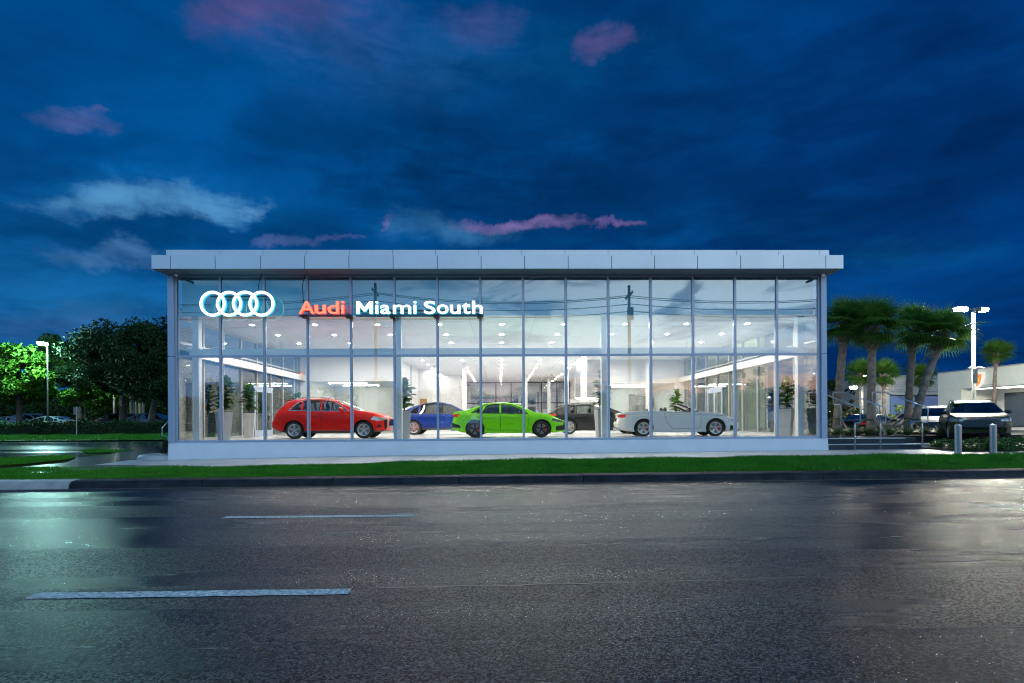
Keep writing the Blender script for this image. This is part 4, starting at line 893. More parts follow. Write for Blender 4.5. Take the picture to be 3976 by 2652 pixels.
SEDAN = dict(SUV, L=4.54, W=1.85, wb=2.63, ax0=.95, wr=.335, bot=[(0, .36), (.35, .22), (.9, .17), (3.6, .17), (4.2, .19), (4.54, .22)],
    top=[(0, .95), (.10, 1.02), (.36, 1.06), (.62, 1.10), (1.0, 1.24), (1.42, 1.375), (1.8, 1.41), (2.2, 1.405), (2.55, 1.34), (2.95, 1.17), (3.33, .99), (3.5, .965), (3.95, .91), (4.3, .80), (4.54, .66)],
    belt=[(0, .90), (.3, .955), (.9, .955), (2.0, .935), (3.2, .89), (3.5, .885), (3.95, .83), (4.3, .73), (4.54, .58)],
    front=[(.15, .10), (.3, .02), (.45, .0), (.6, .05), (.7, .14), (.8, .28)], rear=[(.15, .16), (.35, .04), (.5, .0), (.66, .06), (.8, .10), (.98, .03), (1.4, .0)],
    screens=[('windshield', 2.60, 3.33, .93, .012), ('rear_window', .66, 1.32, .88, .03)],
    dlo=[[(1.99, .965), (1.99, 1.325), (2.35, 1.275), (2.72, 1.135), (2.98, .95)], [(1.22, .985), (1.40, 1.27), (1.65, 1.325), (1.92, 1.335), (1.92, .968)], [(.86, 1.0), (1.08, 1.14), (1.26, 1.225), (1.14, .99)]],
    dlo_outline=[(.80, .985), (1.06, 1.16), (1.36, 1.31), (1.66, 1.365), (1.98, 1.365), (2.38, 1.305), (2.76, 1.155), (3.04, .935), (2, .945)], trim=M_dark,
    doors=[[(1.96, .29), (1.96, .945), (3.05, .92), (3.05, .5), (3.0, .29)], [(1.45, .32), (1.10, .62), (1.06, .965), (1.94, .945), (1.94, .29)]], handle_z=.845,
    head=[([(3.96, .655), (4.02, .76), (4.5, .64), (4.52, .57), (4.2, .59)], [(.52, .56), (.52, .63), (.95, .69), (.95, .56)])], headmat=M_headd, tail=[([(0, .80), (0, .92), (.36, .95), (.28, .83)], [(.35, .82), (.35, .89), (.99, .92), (.99, .79)])],
    grille=[([(4.44, .28), (4.44, .60), (4.7, .60), (4.7, .28)], [(0, .26), (0, .60), (.42, .60), (.55, .50), (.48, .28)])], intake=[([(4.12, .26), (4.16, .44), (4.46, .48), (4.46, .26)], [(.6, .26), (.6, .46), (.95, .48), (.95, .26)]), ([(.02, .40), (.02, .60), (.34, .50), (.4, .38)], None)], diff=[(None, [(0, .15), (0, .40), (1, .34), (1, .15)])],
    clad=None, rails=None, spoiler=None, seats=[(2.0, 1.2), (1.2, 1.16)], mirror=(2.82, 1.0), fin=None, grille_bars=None, wheel='five', rimmat=M_alloyd, caliper=M_calr, mirrormat=M_blackgl, exhaust=True, floor=(.9, 3.1), floor_z=.38)
WAGON = dict(SEDAN, L=4.99, W=1.95, wb=2.93, ax0=1.02, wr=.36, bot=[(0, .36), (.35, .24), (.9, .18), (4.0, .18), (4.6, .2), (4.99, .24)],
    top=[(0, 1.0), (.16, 1.07), (.45, 1.25), (.75, 1.40), (1.0, 1.45), (1.6, 1.485), (2.3, 1.475), (2.75, 1.40), (3.2, 1.20), (3.62, 1.02), (3.8, 1.0), (4.4, .93), (4.75, .82), (4.99, .68)],
    belt=[(0, .93), (.4, .99), (1.2, .99), (2.4, .965), (3.5, .92), (3.8, .91), (4.4, .85), (4.75, .75), (4.99, .60)],
    screens=[('windshield', 2.82, 3.62, .93, .012), ('rear_window', .22, .72, .85, .03)],
    dlo=[[(2.22, .995), (2.22, 1.395), (2.6, 1.35), (2.95, 1.2), (3.25, .985)], [(1.42, 1.0), (1.42, 1.40), (2.14, 1.405), (2.14, .998)], [(.76, 1.02), (1.02, 1.28), (1.35, 1.385), (1.35, 1.005)]],
    dlo_outline=[(.68, 1.005), (.98, 1.29), (1.32, 1.415), (2.2, 1.435), (2.62, 1.385), (2.98, 1.225), (3.33, .965), (2.2, .98)],
    doors=[[(2.18, .30), (2.18, .975), (3.36, .95), (3.36, .5), (3.3, .30)], [(1.62, .34), (1.24, .68), (1.22, .995), (2.16, .975), (2.16, .30)]],
    tail=[([(0, .84), (0, .97), (.42, .99), (.34, .87)], [(.35, .86), (.35, .94), (.99, .97), (.99, .83)])], head=[([(4.4, .68), (4.46, .79), (4.94, .67), (4.95, .6), (4.65, .62)], [(.52, .58), (.52, .66), (.95, .71), (.95, .58)])], grille=[(None, [(0, .26), (0, .62), (.42, .62), (.55, .52), (.48, .28)])], intake=[],
    rails=(1.0, 2.4), railmat=M_blackgl, spoiler=(.42, .85, 1.36), seats=[(2.2, 1.24), (1.35, 1.2)], mirror=(3.05, 1.03), wheel='vee', rimmat=M_alloy, exhaust=True, floor=(.9, 3.4))
CABRIO = dict(SEDAN, L=4.70, W=1.85, wb=2.765, ax0=1.0, wr=.335, bot=[(0, .36), (.35, .22), (.9, .17), (3.7, .17), (4.3, .19), (4.70, .22)],
    top=[(0, .90), (.10, .955), (.3, .975), (.7, 1.01), (1.15, 1.03), (1.6, 1.02), (2.2, .985), (3.0, .955), (3.35, .965), (3.6, .95), (4.1, .885), (4.45, .78), (4.70, .64)],
    belt=[(0, .86), (.3, .92), (.9, .955), (1.6, .955), (2.2, .945), (3.2, .915), (3.6, .89), (4.1, .825), (4.45, .72), (4.70, .56)],
    screens=[], dlo=[], dlo_outline=None, doors=[[(1.86, .62), (1.80, .96), (3.2, .92), (3.2, .5), (3.16, .33), (2.12, .30)]], handle_z=.835, lines=[[(.12, .87), (1.0, .90), (2.0, .885), (3.3, .855), (4.2, .79)]],
    head=[([(4.12, .62), (4.18, .73), (4.66, .60), (4.68, .54), (4.36, .56)], [(.52, .54), (.52, .61), (.95, .66), (.95, .54)])], headmat=M_head, tail=[([(0, .75), (0, .86), (.34, .87), (.30, .77)], [(.35, .77), (.35, .85), (.99, .87), (.99, .75)])], intake=[([(4.30, .24), (4.33, .42), (4.60, .44), (4.60, .24)], [(.6, .24), (.6, .42), (.95, .44), (.95, .24)])],
    grille=[(None, [(0, .26), (0, .58), (.42, .58), (.55, .48), (.48, .28)])], plate=[(None, [(0, .60), (0, .74), (.30, .74), (.30, .60)])], cabin=(1.25, 3.15, .70), seats=[(2.05, 1.16), (1.32, 1.10)], mirror=(2.92, .99), mirrormat=M_chrome, wheel='five_double', rimmat=M_alloy, floor=(1.1, 3.4), floor_z=.40, tumble=.0)
BIG = dict(CSUV, L=4.99, W=1.99, wb=2.995, ax0=1.0, wr=.39, wheel='multi', clad=.36,
    top=[(0, 1.02), (.12, 1.1), (.4, 1.28), (.75, 1.55), (1.3, 1.68), (2.0, 1.715), (2.6, 1.68), (2.95, 1.60), (3.4, 1.37), (3.75, 1.16), (3.95, 1.13), (4.5, 1.06), (4.82, .98), (4.99, .88)], belt=[(0, .95), (.4, 1.06), (2.2, 1.06), (3.6, 1.04), (3.95, 1.03), (4.5, .98), (4.8, .90), (4.99, .78)],
    screens=[('windshield', 2.98, 3.74, .93, .012), ('rear_window', .18, .7, .82, .04)],
    dlo=[[(2.3, 1.1), (2.3, 1.60), (2.7, 1.56), (3.1, 1.40), (3.35, 1.24), (3.5, 1.1)], [(1.32, 1.1), (1.32, 1.58), (1.8, 1.62), (2.22, 1.61), (2.22, 1.1)], [(.72, 1.11), (.95, 1.36), (1.25, 1.54), (1.25, 1.1)]],
    dlo_outline=[(.64, 1.1), (.92, 1.38), (1.22, 1.58), (1.8, 1.655), (2.3, 1.645), (2.74, 1.585), (3.15, 1.41), (3.42, 1.23), (3.58, 1.08), (2, 1.08)], doors=[[(2.26, .42), (2.26, 1.07), (3.5, 1.05), (3.48, .6), (3.4, .42)], [(1.6, .45), (1.25, .8), (1.25, 1.08), (2.24, 1.07), (2.24, .42)]], handle_z=.97, seats=[(2.35, 1.46), (1.4, 1.42)], mirror=(3.32, 1.16),
    front=[(.2, .12), (.38, .04), (.55, .0), (.85, .02), (.95, .10), (1.1, .25)],
    head=[([(4.42, .84), (4.5, .95), (4.95, .90), (4.95, .80), (4.6, .79)], [(.56, .80), (.60, .90), (.99, .93), (.99, .80)])], grille=[(None, [(0, .48), (0, .88), (.50, .88), (.66, .74), (.56, .48)])], intake=[(None, [(.68, .40), (.70, .66), (.96, .70), (.96, .40)])], emblem=(.80, .05), roofdark=[], rails=(.9, 2.7), railmat=M_dark, mirrormat=M_blackgl, glass=M_cglassd, headmat=M_head, grille_bars=None)
FZ = .901
P_red = paintm('paint_red', (.80, .012, .004)); P_green = paintm('paint_green', (.22, .76, .004)); P_blue = paintm('paint_blue', (.001, .022, .18), .0); P_black = paintm('paint_black', (.010, .010, .011), .2); P_white = paintm('paint_white', (.86, .84, .79), .0)
P_olive = mat('paint_olive', (.030, .044, .014), .35, spec=.15, coat=.12); P_silver = paintm('paint_silver', (.36, .37, .37), .4); P_taupe = paintm('paint_taupe', (.20, .18, .17), .3)
def park(name, label, cat, sp, paint, wheelpt, yaw, which=0, **k):
    # wheelpt: contact point of the near rear (0) or near front (1) wheel, near side = -y of the car
    a = sp['ax0']+(sp['wb'] if which else 0); lx, ly = a, -(sp['W']/2-.15); c, s = math.cos(yaw), math.sin(yaw)
    return build_car(name, label, cat, sp, (wheelpt[0]-(lx*c-ly*s), wheelpt[1]-(lx*s+ly*c), wheelpt[2]), yaw, paint, **k)
GRP = 'cars displayed in the showroom'
park('suv', 'red compact suv with silver window trim behind the showroom glass', 'car', SUV, P_red, (-8.03, 21.36, FZ), R(1.0), group=GRP)
park('sedan', 'bright lime green sports sedan with black wheels in the showroom', 'car', SEDAN, P_green, (-.99, 21.42, FZ), R(-1.5), group=GRP)
park('convertible', 'white open top convertible with folded roof in the showroom', 'car', CABRIO, P_white, (5.66, 21.28, FZ), R(-5.5), group=GRP)
park('coupe_suv', 'deep blue coupe suv half hidden behind the green sedan', 'car', CSUV, P_blue, (-4.27, 26.9, FZ), R(-2), group=GRP)
park('wagon', 'black sports wagon behind the tall planter in the showroom', 'car', WAGON, P_black, (3.30, 25.9, FZ), R(-4), group=GRP)
# windscreen, headrests and cover of the convertible
cv = [o for o in bpy.data.objects if o.name == 'convertible'][0]
V = []; n = 10
for i in range(5):
    t = i/4
    for k in range(n+1):
        s = -1+2*k/n; V.append((3.36-.88*t-.16*s*s*(1-.4*t), s*(.72-.14*t), .95+.40*t-.05*t*t-.02*s*s))
MB().add(V, [(i*(n+1)+k, i*(n+1)+k+1, (i+1)*(n+1)+k+1, (i+1)*(n+1)+k) for i in range(4) for k in range(n)]).build('windshield', M_cglass, cv, smooth=True)
fr = [V[i*(n+1)] for i in range(5)]+[V[4*(n+1)+k] for k in range(1, n+1)]+[V[i*(n+1)+n] for i in range(3, -1, -1)]
MB().tube(fr, .030, 8).build('windshield_frame', M_blackgl, cv, smooth=True)
MB().box((1.26, -.69, .70), (1.30, .69, .93)).box((1.3, -.70, .42), (3.1, -.66, .93)).box((1.3, .66, .42), (3.1, .70, .93)).build('cabin_lining', M_cabin, cv)
MB().tube([(2.86, .20, .97), (2.80, .38, 1.05), (2.76, .56, .97)], .018, 8).build('steering_wheel', M_cabin, cv)
# ------------------------------------------------------------------ planted fig trees in the showroom
M_planter = mat('planter_grey', (.50, .50, .49), .45, var=.05, vscale=3); M_figl = mat('fig_leaf', (.045, .14, .018), .34, var=.5, vscale=7, coat=.2); M_stem = mat('woody_stem', (.09, .06, .035), .8)
def leaf_data(name, L, Wm, mt, droop=.25, cup=.25, n=6, obov=True):
    V = []
    for i in range(n+1):
        t = i/n; w = Wm*(math.sin(math.pi*min(1, t*.97+.03))**.7)*((.55+.65*t) if obov else 1); y = L*t; z = -droop*L*t*t
        for k, u in enumerate((-1, -.5, 0, .5, 1)): V.append((u*w, y, z+cup*w*abs(u)-(.02*L if k in (1, 3) and i % 2 else 0)))
    F = [(i*5+k, i*5+k+1, i*5+k+6, i*5+k+5) for i in range(n) for k in range(4)]
    return fastmesh(name, V, F, mt, True)
figs = [leaf_data('fig_leaf', .36, .15, M_figl, d, c) for d, c in ((.12, .35), (.35, .25), (.6, .2))]
def fig(x, y, z, ph, fh, label, wt=.25, wb_=.17, rz=.3, spread=.20, seed=0, nleaf=64, lean=(0, 0)):
    r = random.Random(seed); t = thing('potted_fig', label, 'potted plant', (x, y, z), rz, 'potted fig plants in the showroom')
    mb = MB(); q = [(-1, -1), (1, -1), (1, 1), (-1, 1)]
    mb.hexa([(a*wb_, b*wb_, 0) for a, b in q]+[(a*wt, b*wt, ph) for a, b in q]); mb.hexa([(a*(wt-.02), b*(wt-.02), ph+.001) for a, b in q]+[(a*(wt-.025), b*(wt-.025), ph+.006) for a, b in q]); mb.build('planter', M_planter, t)
    MB().box((-wt+.03, -wt+.03, ph+.007), (wt-.03, wt-.03, ph+.02)).build('soil', M_soil, t)
    sm = MB()
    stems = [(r.uniform(-.05, .05), r.uniform(-.05, .05), r.uniform(-.1, .1)+lean[0], r.uniform(-.1, .1)+lean[1], fh*r.uniform(.75, .95)) for _ in range(3)]
    for a in stems: sm.tube([(a[0], a[1], ph), (a[0]+a[2]*.5, a[1]+a[3]*.5, ph+a[4]*.5), (a[0]+a[2], a[1]+a[3], ph+a[4])], [.018, .014, .008], 6)
    sm.build('stem', M_stem, t)
    for i in range(nleaf):
        a = stems[i % 3]; u = .08+.92*(i/nleaf); az = i*2.4+r.uniform(-.4, .4); px, py, pz_ = a[0]+a[2]*u, a[1]+a[3]*u, ph+a[4]*u
        sc = r.uniform(.7, 1.15)*(1.0 if u < .85 else .75); pit = R(r.uniform(5, 45)+(35 if u > .85 else 0))
        o = link('leaf', figs[r.choice((0, 1, 2)) if u < .85 else 0], t, (px+math.sin(-az)*.02, py+math.cos(az)*.02, pz_), Euler((pit, r.uniform(-.3, .3), az), 'XYZ'), (sc, sc, sc))
fig(W(508, 950, 20.75).x, 20.95, FZ, 1.06, 1.45, 'tall potted fig nearest the left front corner of the showroom', seed=1, rz=.75, nleaf=76)
fig(W(571, 950, 23.6).x, 23.6, FZ, 1.06, 1.25, 'potted fig standing before the left glass side doors', seed=2, rz=.35)
fig(W(676, 950, 28.5).x, 28.8, FZ, 1.06, 1.15, 'potted fig showing above the rear of the red car', seed=3, rz=.2)
fig(W(929, 950, 20.8).x, 20.85, FZ, 1.06, 1.40, 'potted fig beside the column between the red and blue cars', seed=4, rz=.15, nleaf=74, wt=.22)
fig(W(1381, 950, 20.8).x, 20.85, FZ, 1.06, 1.50, 'potted fig beside the column left of the white convertible', seed=5, rz=.15, nleaf=72, wt=.22)
fig(W(1558, 950, 28).x, 28.4, FZ, 1.06, 1.20, 'potted fig showing above the windscreen of the convertible', seed=6, rz=.3)
fig(W(1803, 950, 21.2).x, 21.2, FZ, 1.06, 1.35, 'potted fig nearest the right front corner of the showroom', seed=7, rz=.85, wt=.28, wb_=.2)
# ------------------------------------------------------------------ palms
M_frond = mat('palm_frond', (.10, .21, .035), .4, var=.5, vscale=.9, vcol=(.045, .12, .018), spec=.12); M_dead = mat('palm_dead', (.20, .15, .09), .8); M_bark = mat('palm_bark', (.25, .185, .145), .85, var=.45, vscale=5, bump=1., bscale=22); M_boot = mat('palm_boot', (.24, .18, .13), .85, var=.4, vscale=6)
def translucent(mt, amt, gain):
    t = mt.node_tree; b = t.nodes['Principled BSDF']; o = t.nodes['Material Output']; tr = t.nodes.new('ShaderNodeBsdfTranslucent'); mx = t.nodes.new('ShaderNodeMixShader'); mx.inputs[0].default_value = amt
    src = b.inputs['Base Color'].links[0].from_socket if b.inputs['Base Color'].links else None
    if src: t.links.new(src, tr.inputs[0])
    t.links.new(b.outputs[0], mx.inputs[1]); t.links.new(tr.outputs[0], mx.inputs[2]); t.links.new(mx.outputs[0], o.inputs[0])
translucent(M_frond, .45, 1); translucent(M_figl, .2, 1)
def frond_data(seed, droop, petiole=.58, fan=.84, nl=26):
    r = random.Random(seed); V = []; F = []
    def quad(*p): b = len(V); V.extend(p); F.append((b, b+1, b+2, b+3))
    c = np.array([0, petiole, -droop*.08]); prev = None
    for i in range(4):                                     # petiole
        t0, t1 = i/4, (i+1)/4; f = lambda t: np.array([0, petiole*t, -droop*.08*t*t])
        a, b = f(t0), f(t1); quad(a+[-.016, 0, 0], a+[.016, 0, 0], b+[.012, 0, 0], b+[-.012, 0, 0])
    for k in range(nl):
        an = -2.35+4.7*(k+.5)/nl; Lk = fan*(.72+.28*math.cos(an*.55))*r.uniform(.9, 1.08); d = np.array([math.sin(an), math.cos(an), 0]); n_ = np.array([d[1], -d[0], 0])
        fold = .22*abs(math.sin(an)); pts = []
        for s, w in ((.02, .006), (.34, .032), (.62, .017), (1., .002)):
            z = -droop*(.12*s*s*Lk+.55*max(0, s-.45)**2*Lk*(1+.8*abs(an)/2.3))+fold*s*.35*Lk; q = c+d*Lk*s*(1-.12*droop*max(0, s-.5))+np.array([0, 0, z]); pts.append((q, w))
        for (a, wa), (b, wb2) in zip(pts[:-1], pts[1:]): quad(a-n_*wa, a+n_*wa, b+n_*wb2, b-n_*wb2)
    return np.array(V), F
FRD = []
for s, d in ((1, .35), (2, .7), (3, 1.1), (4, 1.6)):
    v, f = frond_data(s, d); FRD.append(fastmesh('palm_frond', v, f, M_frond))
v, f = frond_data(9, 2.2, .6, .6, 22); DEAD = fastmesh('palm_dead_frond', v, f, M_dead)
def palm(base, top, label, group, seed, size=1., nfr=46, rad=.17, boots=True, hang=0, props=False):
    r = random.Random(seed); base, top = Vector(base), Vector(top); t = thing('palm_tree', label, 'palm tree', base, 0, group); d = top-base
    bend = Vector((d.y, -d.x, 0))*0+Vector((-d.x*.12, -d.y*.12, 0)); pts = []; rads = []; n = 14
    for i in range(n+1):
        u = i/n; pts.append(d*u+bend*math.sin(math.pi*u)+Vector((0, 0, -.05 if i == 0 else 0))); rads.append(rad*(1.25-.35*min(1, u*4) if u < .25 else .92+.05*math.sin(u*40))*(1 if i % 2 else .96))
    MB().tube(pts, rads, 14).build('trunk', M_bark, t, smooth=True)
    if boots:
        mb = MB(); ax_ = (pts[-1]-pts[-3]).normalized()
        for k in range(64):
            u = k/64; az = k*2.4; c = pts[-1]-ax_*(.95*(1-u))*size; o = Vector((math.cos(az), math.sin(az), 0)); sd = Vector((-o.y, o.x, 0)); rr = rad*(1.0+.30*u)
            a = c+o*rr*.8; e = c+o*(rr+.13*size)+Vector((0, 0, .22*size)); w = .055*size
            mb.hexa([a-sd*w, a+sd*w, a+sd*w-o*.05, a-sd*w-o*.05, e-sd*w*.5, e+sd*w*.5, e+sd*w*.5-o*.03, e-sd*w*.5-o*.03])
        mb.build('leaf_base', M_boot, t)
        mb2 = MB()
        for k in range(hang):
            az = r.uniform(0, 6.28); c = pts[-1]-ax_*1.0*size; o = Vector((math.cos(az), math.sin(az), 0)); mb2.tube([c+o*rad*.8, c+o*(rad+.3)+Vector((0, 0, -.05)), c+o*(rad+.62)+Vector((0, 0, -.18+r.uniform(-.2, .3)))], [.05, .035, .012], 5)
        if hang: mb2.build('dry_stalk', M_boot, t)
    hd = pts[-1]
    for k in range(nfr):
        u = (k+.5)/nfr; el = R(90-132*u**1.05+r.uniform(-10, 10)); az = k*2.39996+r.uniform(-.25, .25); s = size*r.uniform(.85, 1.12)*(.85+.25*math.sin(math.pi*u))
        i = min(3, int(u*3.2+r.uniform(0, .9)))
        o = link('frond', FRD[i], t, hd+Vector((0, 0, .10*size*(1-u))), Euler((el, r.uniform(-.35, .35), az), 'XYZ'), (s, s, s))
    if props:
        mb = MB()
        for k in range(3):
            az = k*2.09+.5; o = Vector((math.cos(az), math.sin(az), 0)); p1 = pts[2]+o*rad; p0 = o*1.0+Vector((0, 0, .02)); sd = Vector((-o.y, o.x, 0))*.045
            mb.hexa([p0-sd, p0+sd, p0+sd+Vector((0, 0, .06)), p0-sd+Vector((0, 0, .06)), p1-sd, p1+sd, p1+sd+Vector((0, 0, .1)), p1-sd+Vector((0, 0, .1))])
        mb.build('timber_prop', mat('weathered_timber', (.16, .13, .10), .85), t)
        MB().lathe([(rad+.03, -.02), (rad+.05, -.02), (rad+.05, .02), (rad+.03, .02)], 16, 'z', tuple(pts[2]), close=True).build('strap', M_dark, t)
PG = 'palms planted beside the entrance steps'
def pp(x, y, Y): return W(x, y, Y)
for (bx_, by_, tx_, ty_, Y, lab, sd, sz, hg) in ((1920.8, 992, 1941, 744, 25.0, 'palm with slightly leaning trunk nearest the showroom corner', 11, 1.05, 0), (1999.8, 1000, 2003, 754, 24.2, 'straight palm with wide full crown, second from the showroom', 12, 1.12, 0),
        (2084, 992, 2098, 757, 27.0, 'palm with shaggy leaf bases under its crown, third from the showroom', 13, 1.05, 3), (2096, 994, 2168, 768, 26.2, 'strongly leaning palm beside the tall lamp post', 14, 1.08, 3)):
    b = pp(bx_, by_, Y); b.z = .82; tp = pp(tx_, ty_, Y); palm(b, tp, lab, PG, sd, sz, 40, .185, True, hg, True)
for (x, yb, yt, Y, lab, sd, sz, g) in ((1974, 985, 860, 52, 'small distant palm left of the small twin lamps', 21, 1.25, 1), (2029, 985, 862, 50, 'distant palm between the first and second near palms', 22, 1.25, 1), (2116, 985, 868, 55, 'distant palm between two leaning trunks', 23, 1.25, 1), (2289, 962, 812, 46, 'slim palm in front of the pale dealership wall', 24, 1.05, 2)):
    b = pp(x-(10 if g == 2 else 0), yb, Y); b.z = ZR; palm(b, pp(x, yt, Y), lab, 'palms in the lot beyond', sd, sz, 40, .16, True, 2)
# ------------------------------------------------------------------ broadleaf trees, hedges, shrubs
def leaf_cloud(centres, radii, n, size, seed, flat=.75):
    r = np.random.default_rng(seed); k = r.integers(0, len(centres), n); c = np.array(centres)[k]; rd = np.array(radii)[k]
    d = r.normal(size=(n, 3)); d /= np.linalg.norm(d, axis=1)[:, None]; rr = r.uniform(.0, 1, n)**.45; p = c+d*rr[:, None]*rd[:, None]*np.array([1, 1, flat])
    a = r.normal(size=(n, 3)); a /= np.linalg.norm(a, axis=1)[:, None]; b = np.cross(a, r.normal(size=(n, 3))); b /= np.linalg.norm(b, axis=1)[:, None]; s = size*r.uniform(.6, 1.3, n)[:, None]
    V = np.stack([p-a*s, p-b*s*.5+a*s*.1, p+a*s, p+b*s*.5+a*s*.1], 1).reshape(-1, 3); return V, np.arange(4*n).reshape(-1, 4)
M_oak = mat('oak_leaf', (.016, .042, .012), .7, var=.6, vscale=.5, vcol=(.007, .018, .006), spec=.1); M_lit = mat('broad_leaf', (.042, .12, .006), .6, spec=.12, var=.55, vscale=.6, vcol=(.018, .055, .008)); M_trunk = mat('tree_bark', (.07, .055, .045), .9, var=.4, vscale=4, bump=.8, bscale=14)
M_yel = mat('young_leaf', (.07, .12, .018), .45, var=.4, vscale=2)
def tree(base, h, rx, rz, zc, label, mt, seed, n=9000, leaf=.2, trunk_r=.22, lean=(0, 0), name='tree', cat='tree', nclump=34, group=None, wild=1.):
    r = random.Random(seed); t = thing(name, label, cat, base, 0, group); cs = []; rd = []
    for i in range(nclump):
        while True:
            d = Vector((r.uniform(-1, 1), r.uniform(-1, 1), r.uniform(-.8, 1)))
            if .35 < d.length < 1: break
        cs.append((d.x*rx+lean[0], d.y*rx+lean[1], zc+d.z*rz)); rd.append(rx*r.uniform(.16, .34)*wild)
    V, F = leaf_cloud(cs, rd, n, leaf, seed); link('crown', fastmesh('crown', V, F, mt), t)
    mb = MB(); fork = zc-rz*.75; mb.tube([(0, 0, -.1), (lean[0]*.3, lean[1]*.3, fork*.55), (lean[0]*.7, lean[1]*.7, fork)], [trunk_r*1.25, trunk_r, trunk_r*.85], 10)
    for i in r.sample(range(nclump), min(12, nclump)): 
        c = Vector(cs[i]); f = Vector((lean[0]*.7, lean[1]*.7, fork)); mb.tube([f, f.lerp(c, .5)+Vector((0, 0, .2)), c], [trunk_r*.55, trunk_r*.3, .03], 6)
    mb.build('trunk', M_trunk, t); return t
def gl(x, Y): p = W(x, 980, Y); p.z = zl(Y); return p
TG = 'trees along the side street'
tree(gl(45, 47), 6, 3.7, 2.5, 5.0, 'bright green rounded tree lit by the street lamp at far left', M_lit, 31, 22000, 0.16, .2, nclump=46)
tree(gl(182, 52), 9, 3.9, 3.1, 6.0, 'dark tree just right of the lit lamp head', M_oak, 32, 20000, 0.135, .22, nclump=50)
tree(gl(282, 47), 9, 3.9, 3.3, 6.0, 'tall dark oak with ragged top, middle of the dark trees', M_oak, 33, 26000, 0.125, .25, nclump=60)
tree(gl(343, 43), 8, 3.5, 3.0, 5.6, 'dark oak with pale leaning trunk next to the showroom', M_oak, 34, 24000, 0.12, .24, lean=(.9, 0), nclump=54)
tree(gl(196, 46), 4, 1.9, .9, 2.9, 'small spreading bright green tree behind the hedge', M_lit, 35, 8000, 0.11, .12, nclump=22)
tree(gl(390, 62), 9, 4.2, 3.6, 5.6, 'dark tree far behind the showroom corner', M_oak, 36, 14000, 0.16, .25)
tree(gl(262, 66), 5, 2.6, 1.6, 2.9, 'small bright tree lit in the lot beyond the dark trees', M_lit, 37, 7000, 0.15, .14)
for i, (x, Y, hh, lab) in enumerate(((1915, 75, 6.5, 'dark dense tree beyond the first palm trunk'), (1965, 78, 5.0, 'dark dense tree behind the small twin lamps'), (2040, 82, 3.6, 'low dark tree right of the stop sign'))):
    b = pp(x, 985, Y); b.z = ZR; tree(b, hh, 4.6, hh*.52, hh*.5, lab, M_oak, 41+i, 8000, .26, .25)
for i, (x, Y, hh, lab, m_) in enumerate(((1908, 31, 2.2, 'young yellow green shrub beside the showroom corner', M_yel), (1941, 37, 2.1, 'young yellow green shrub right of the first palm', M_yel), (1958, 36, 2.4, 'thin bare reddish shrub behind the black car', M_stem), (2062, 44, 2.2, 'young shrub behind the white suv roof', M_yel), (2095, 50, 2.3, 'young shrub left of the leaning trunk', M_yel))):
    b = pp(x, 990, Y); b.z = ZR; tree(b, hh, .75, hh*.45, hh*.55, lab, m_, 51+i, 900, .09, .03, name='shrub', cat='shrub', nclump=14)
def leafy_box(name, label, cat, x0, x1, y0, y1, zf, h, mt, n, leaf, seed, group=None):
    r = np.random.default_rng(seed); V = []; mb = MB(); xs_ = np.linspace(x0, x1, 9)
    t = thing(name, label, cat, ((x0+x1)/2, (y0+y1)/2, zf((y0+y1)/2)), 0, group); z0 = t.location.z
    p = np.stack([r.uniform(x0, x1, n), r.uniform(y0, y1, n), np.zeros(n)], 1); p[:, 2] = z0+h*(r.uniform(0, 1, n)**.6)*(1+.13*np.sin(p[:, 0]*1.9)+.10*np.sin(p[:, 0]*4.7+1)+.07*r.normal(size=n)); a = r.normal(size=(n, 3)); a /= np.linalg.norm(a, axis=1)[:, None]; b = np.cross(a, r.normal(size=(n, 3))); b /= np.linalg.norm(b, axis=1)[:, None]; s = leaf*r.uniform(.6, 1.4, n)[:, None]
    V = np.stack([p-a*s, p-b*s*.5, p+a*s, p+b*s*.5], 1).reshape(-1, 3)-np.array(t.location); link('foliage', fastmesh('foliage', V, np.arange(4*n).reshape(-1, 4), mt), t)
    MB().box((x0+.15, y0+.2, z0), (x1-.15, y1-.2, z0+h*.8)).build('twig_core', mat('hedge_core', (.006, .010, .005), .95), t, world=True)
leafy_box('hedge', 'long clipped dark hedge behind the far grass strip', 'hedge', -50, -14.5, 41.6, 43.2, zl, 1.0, M_oak, 26000, .09, 61)
# raised planter with shrub at the left corner of the showroom
t = thing('corner_planter', 'low curved concrete planter kerb with a dark shrub at the showroom corner', 'planter', (-12.45, 20.6, .17)); V = []
o = MB().lathe([(.0, -.1), (1.02, -.1), (1.0, .12), (.93, .22), (.82, .24), (.76, .16), (.0, .15)], 28).build('planter_kerb', M_conc, t, smooth=True); o.scale = (.9, 1.2, 1)
Vv, Ff = leaf_cloud([(0.1, -.1, .5), (.35, .1, .6), (-.25, .2, .45), (.15, .5, .55), (.4, -.35, .5)], [.36, .36, .34, .4, .3], 2600, .05, 71); link('shrub', fastmesh('shrub', Vv, Ff, mat('gloss_leaf', (.022, .055, .016), .35, var=.5, vscale=3)), t)
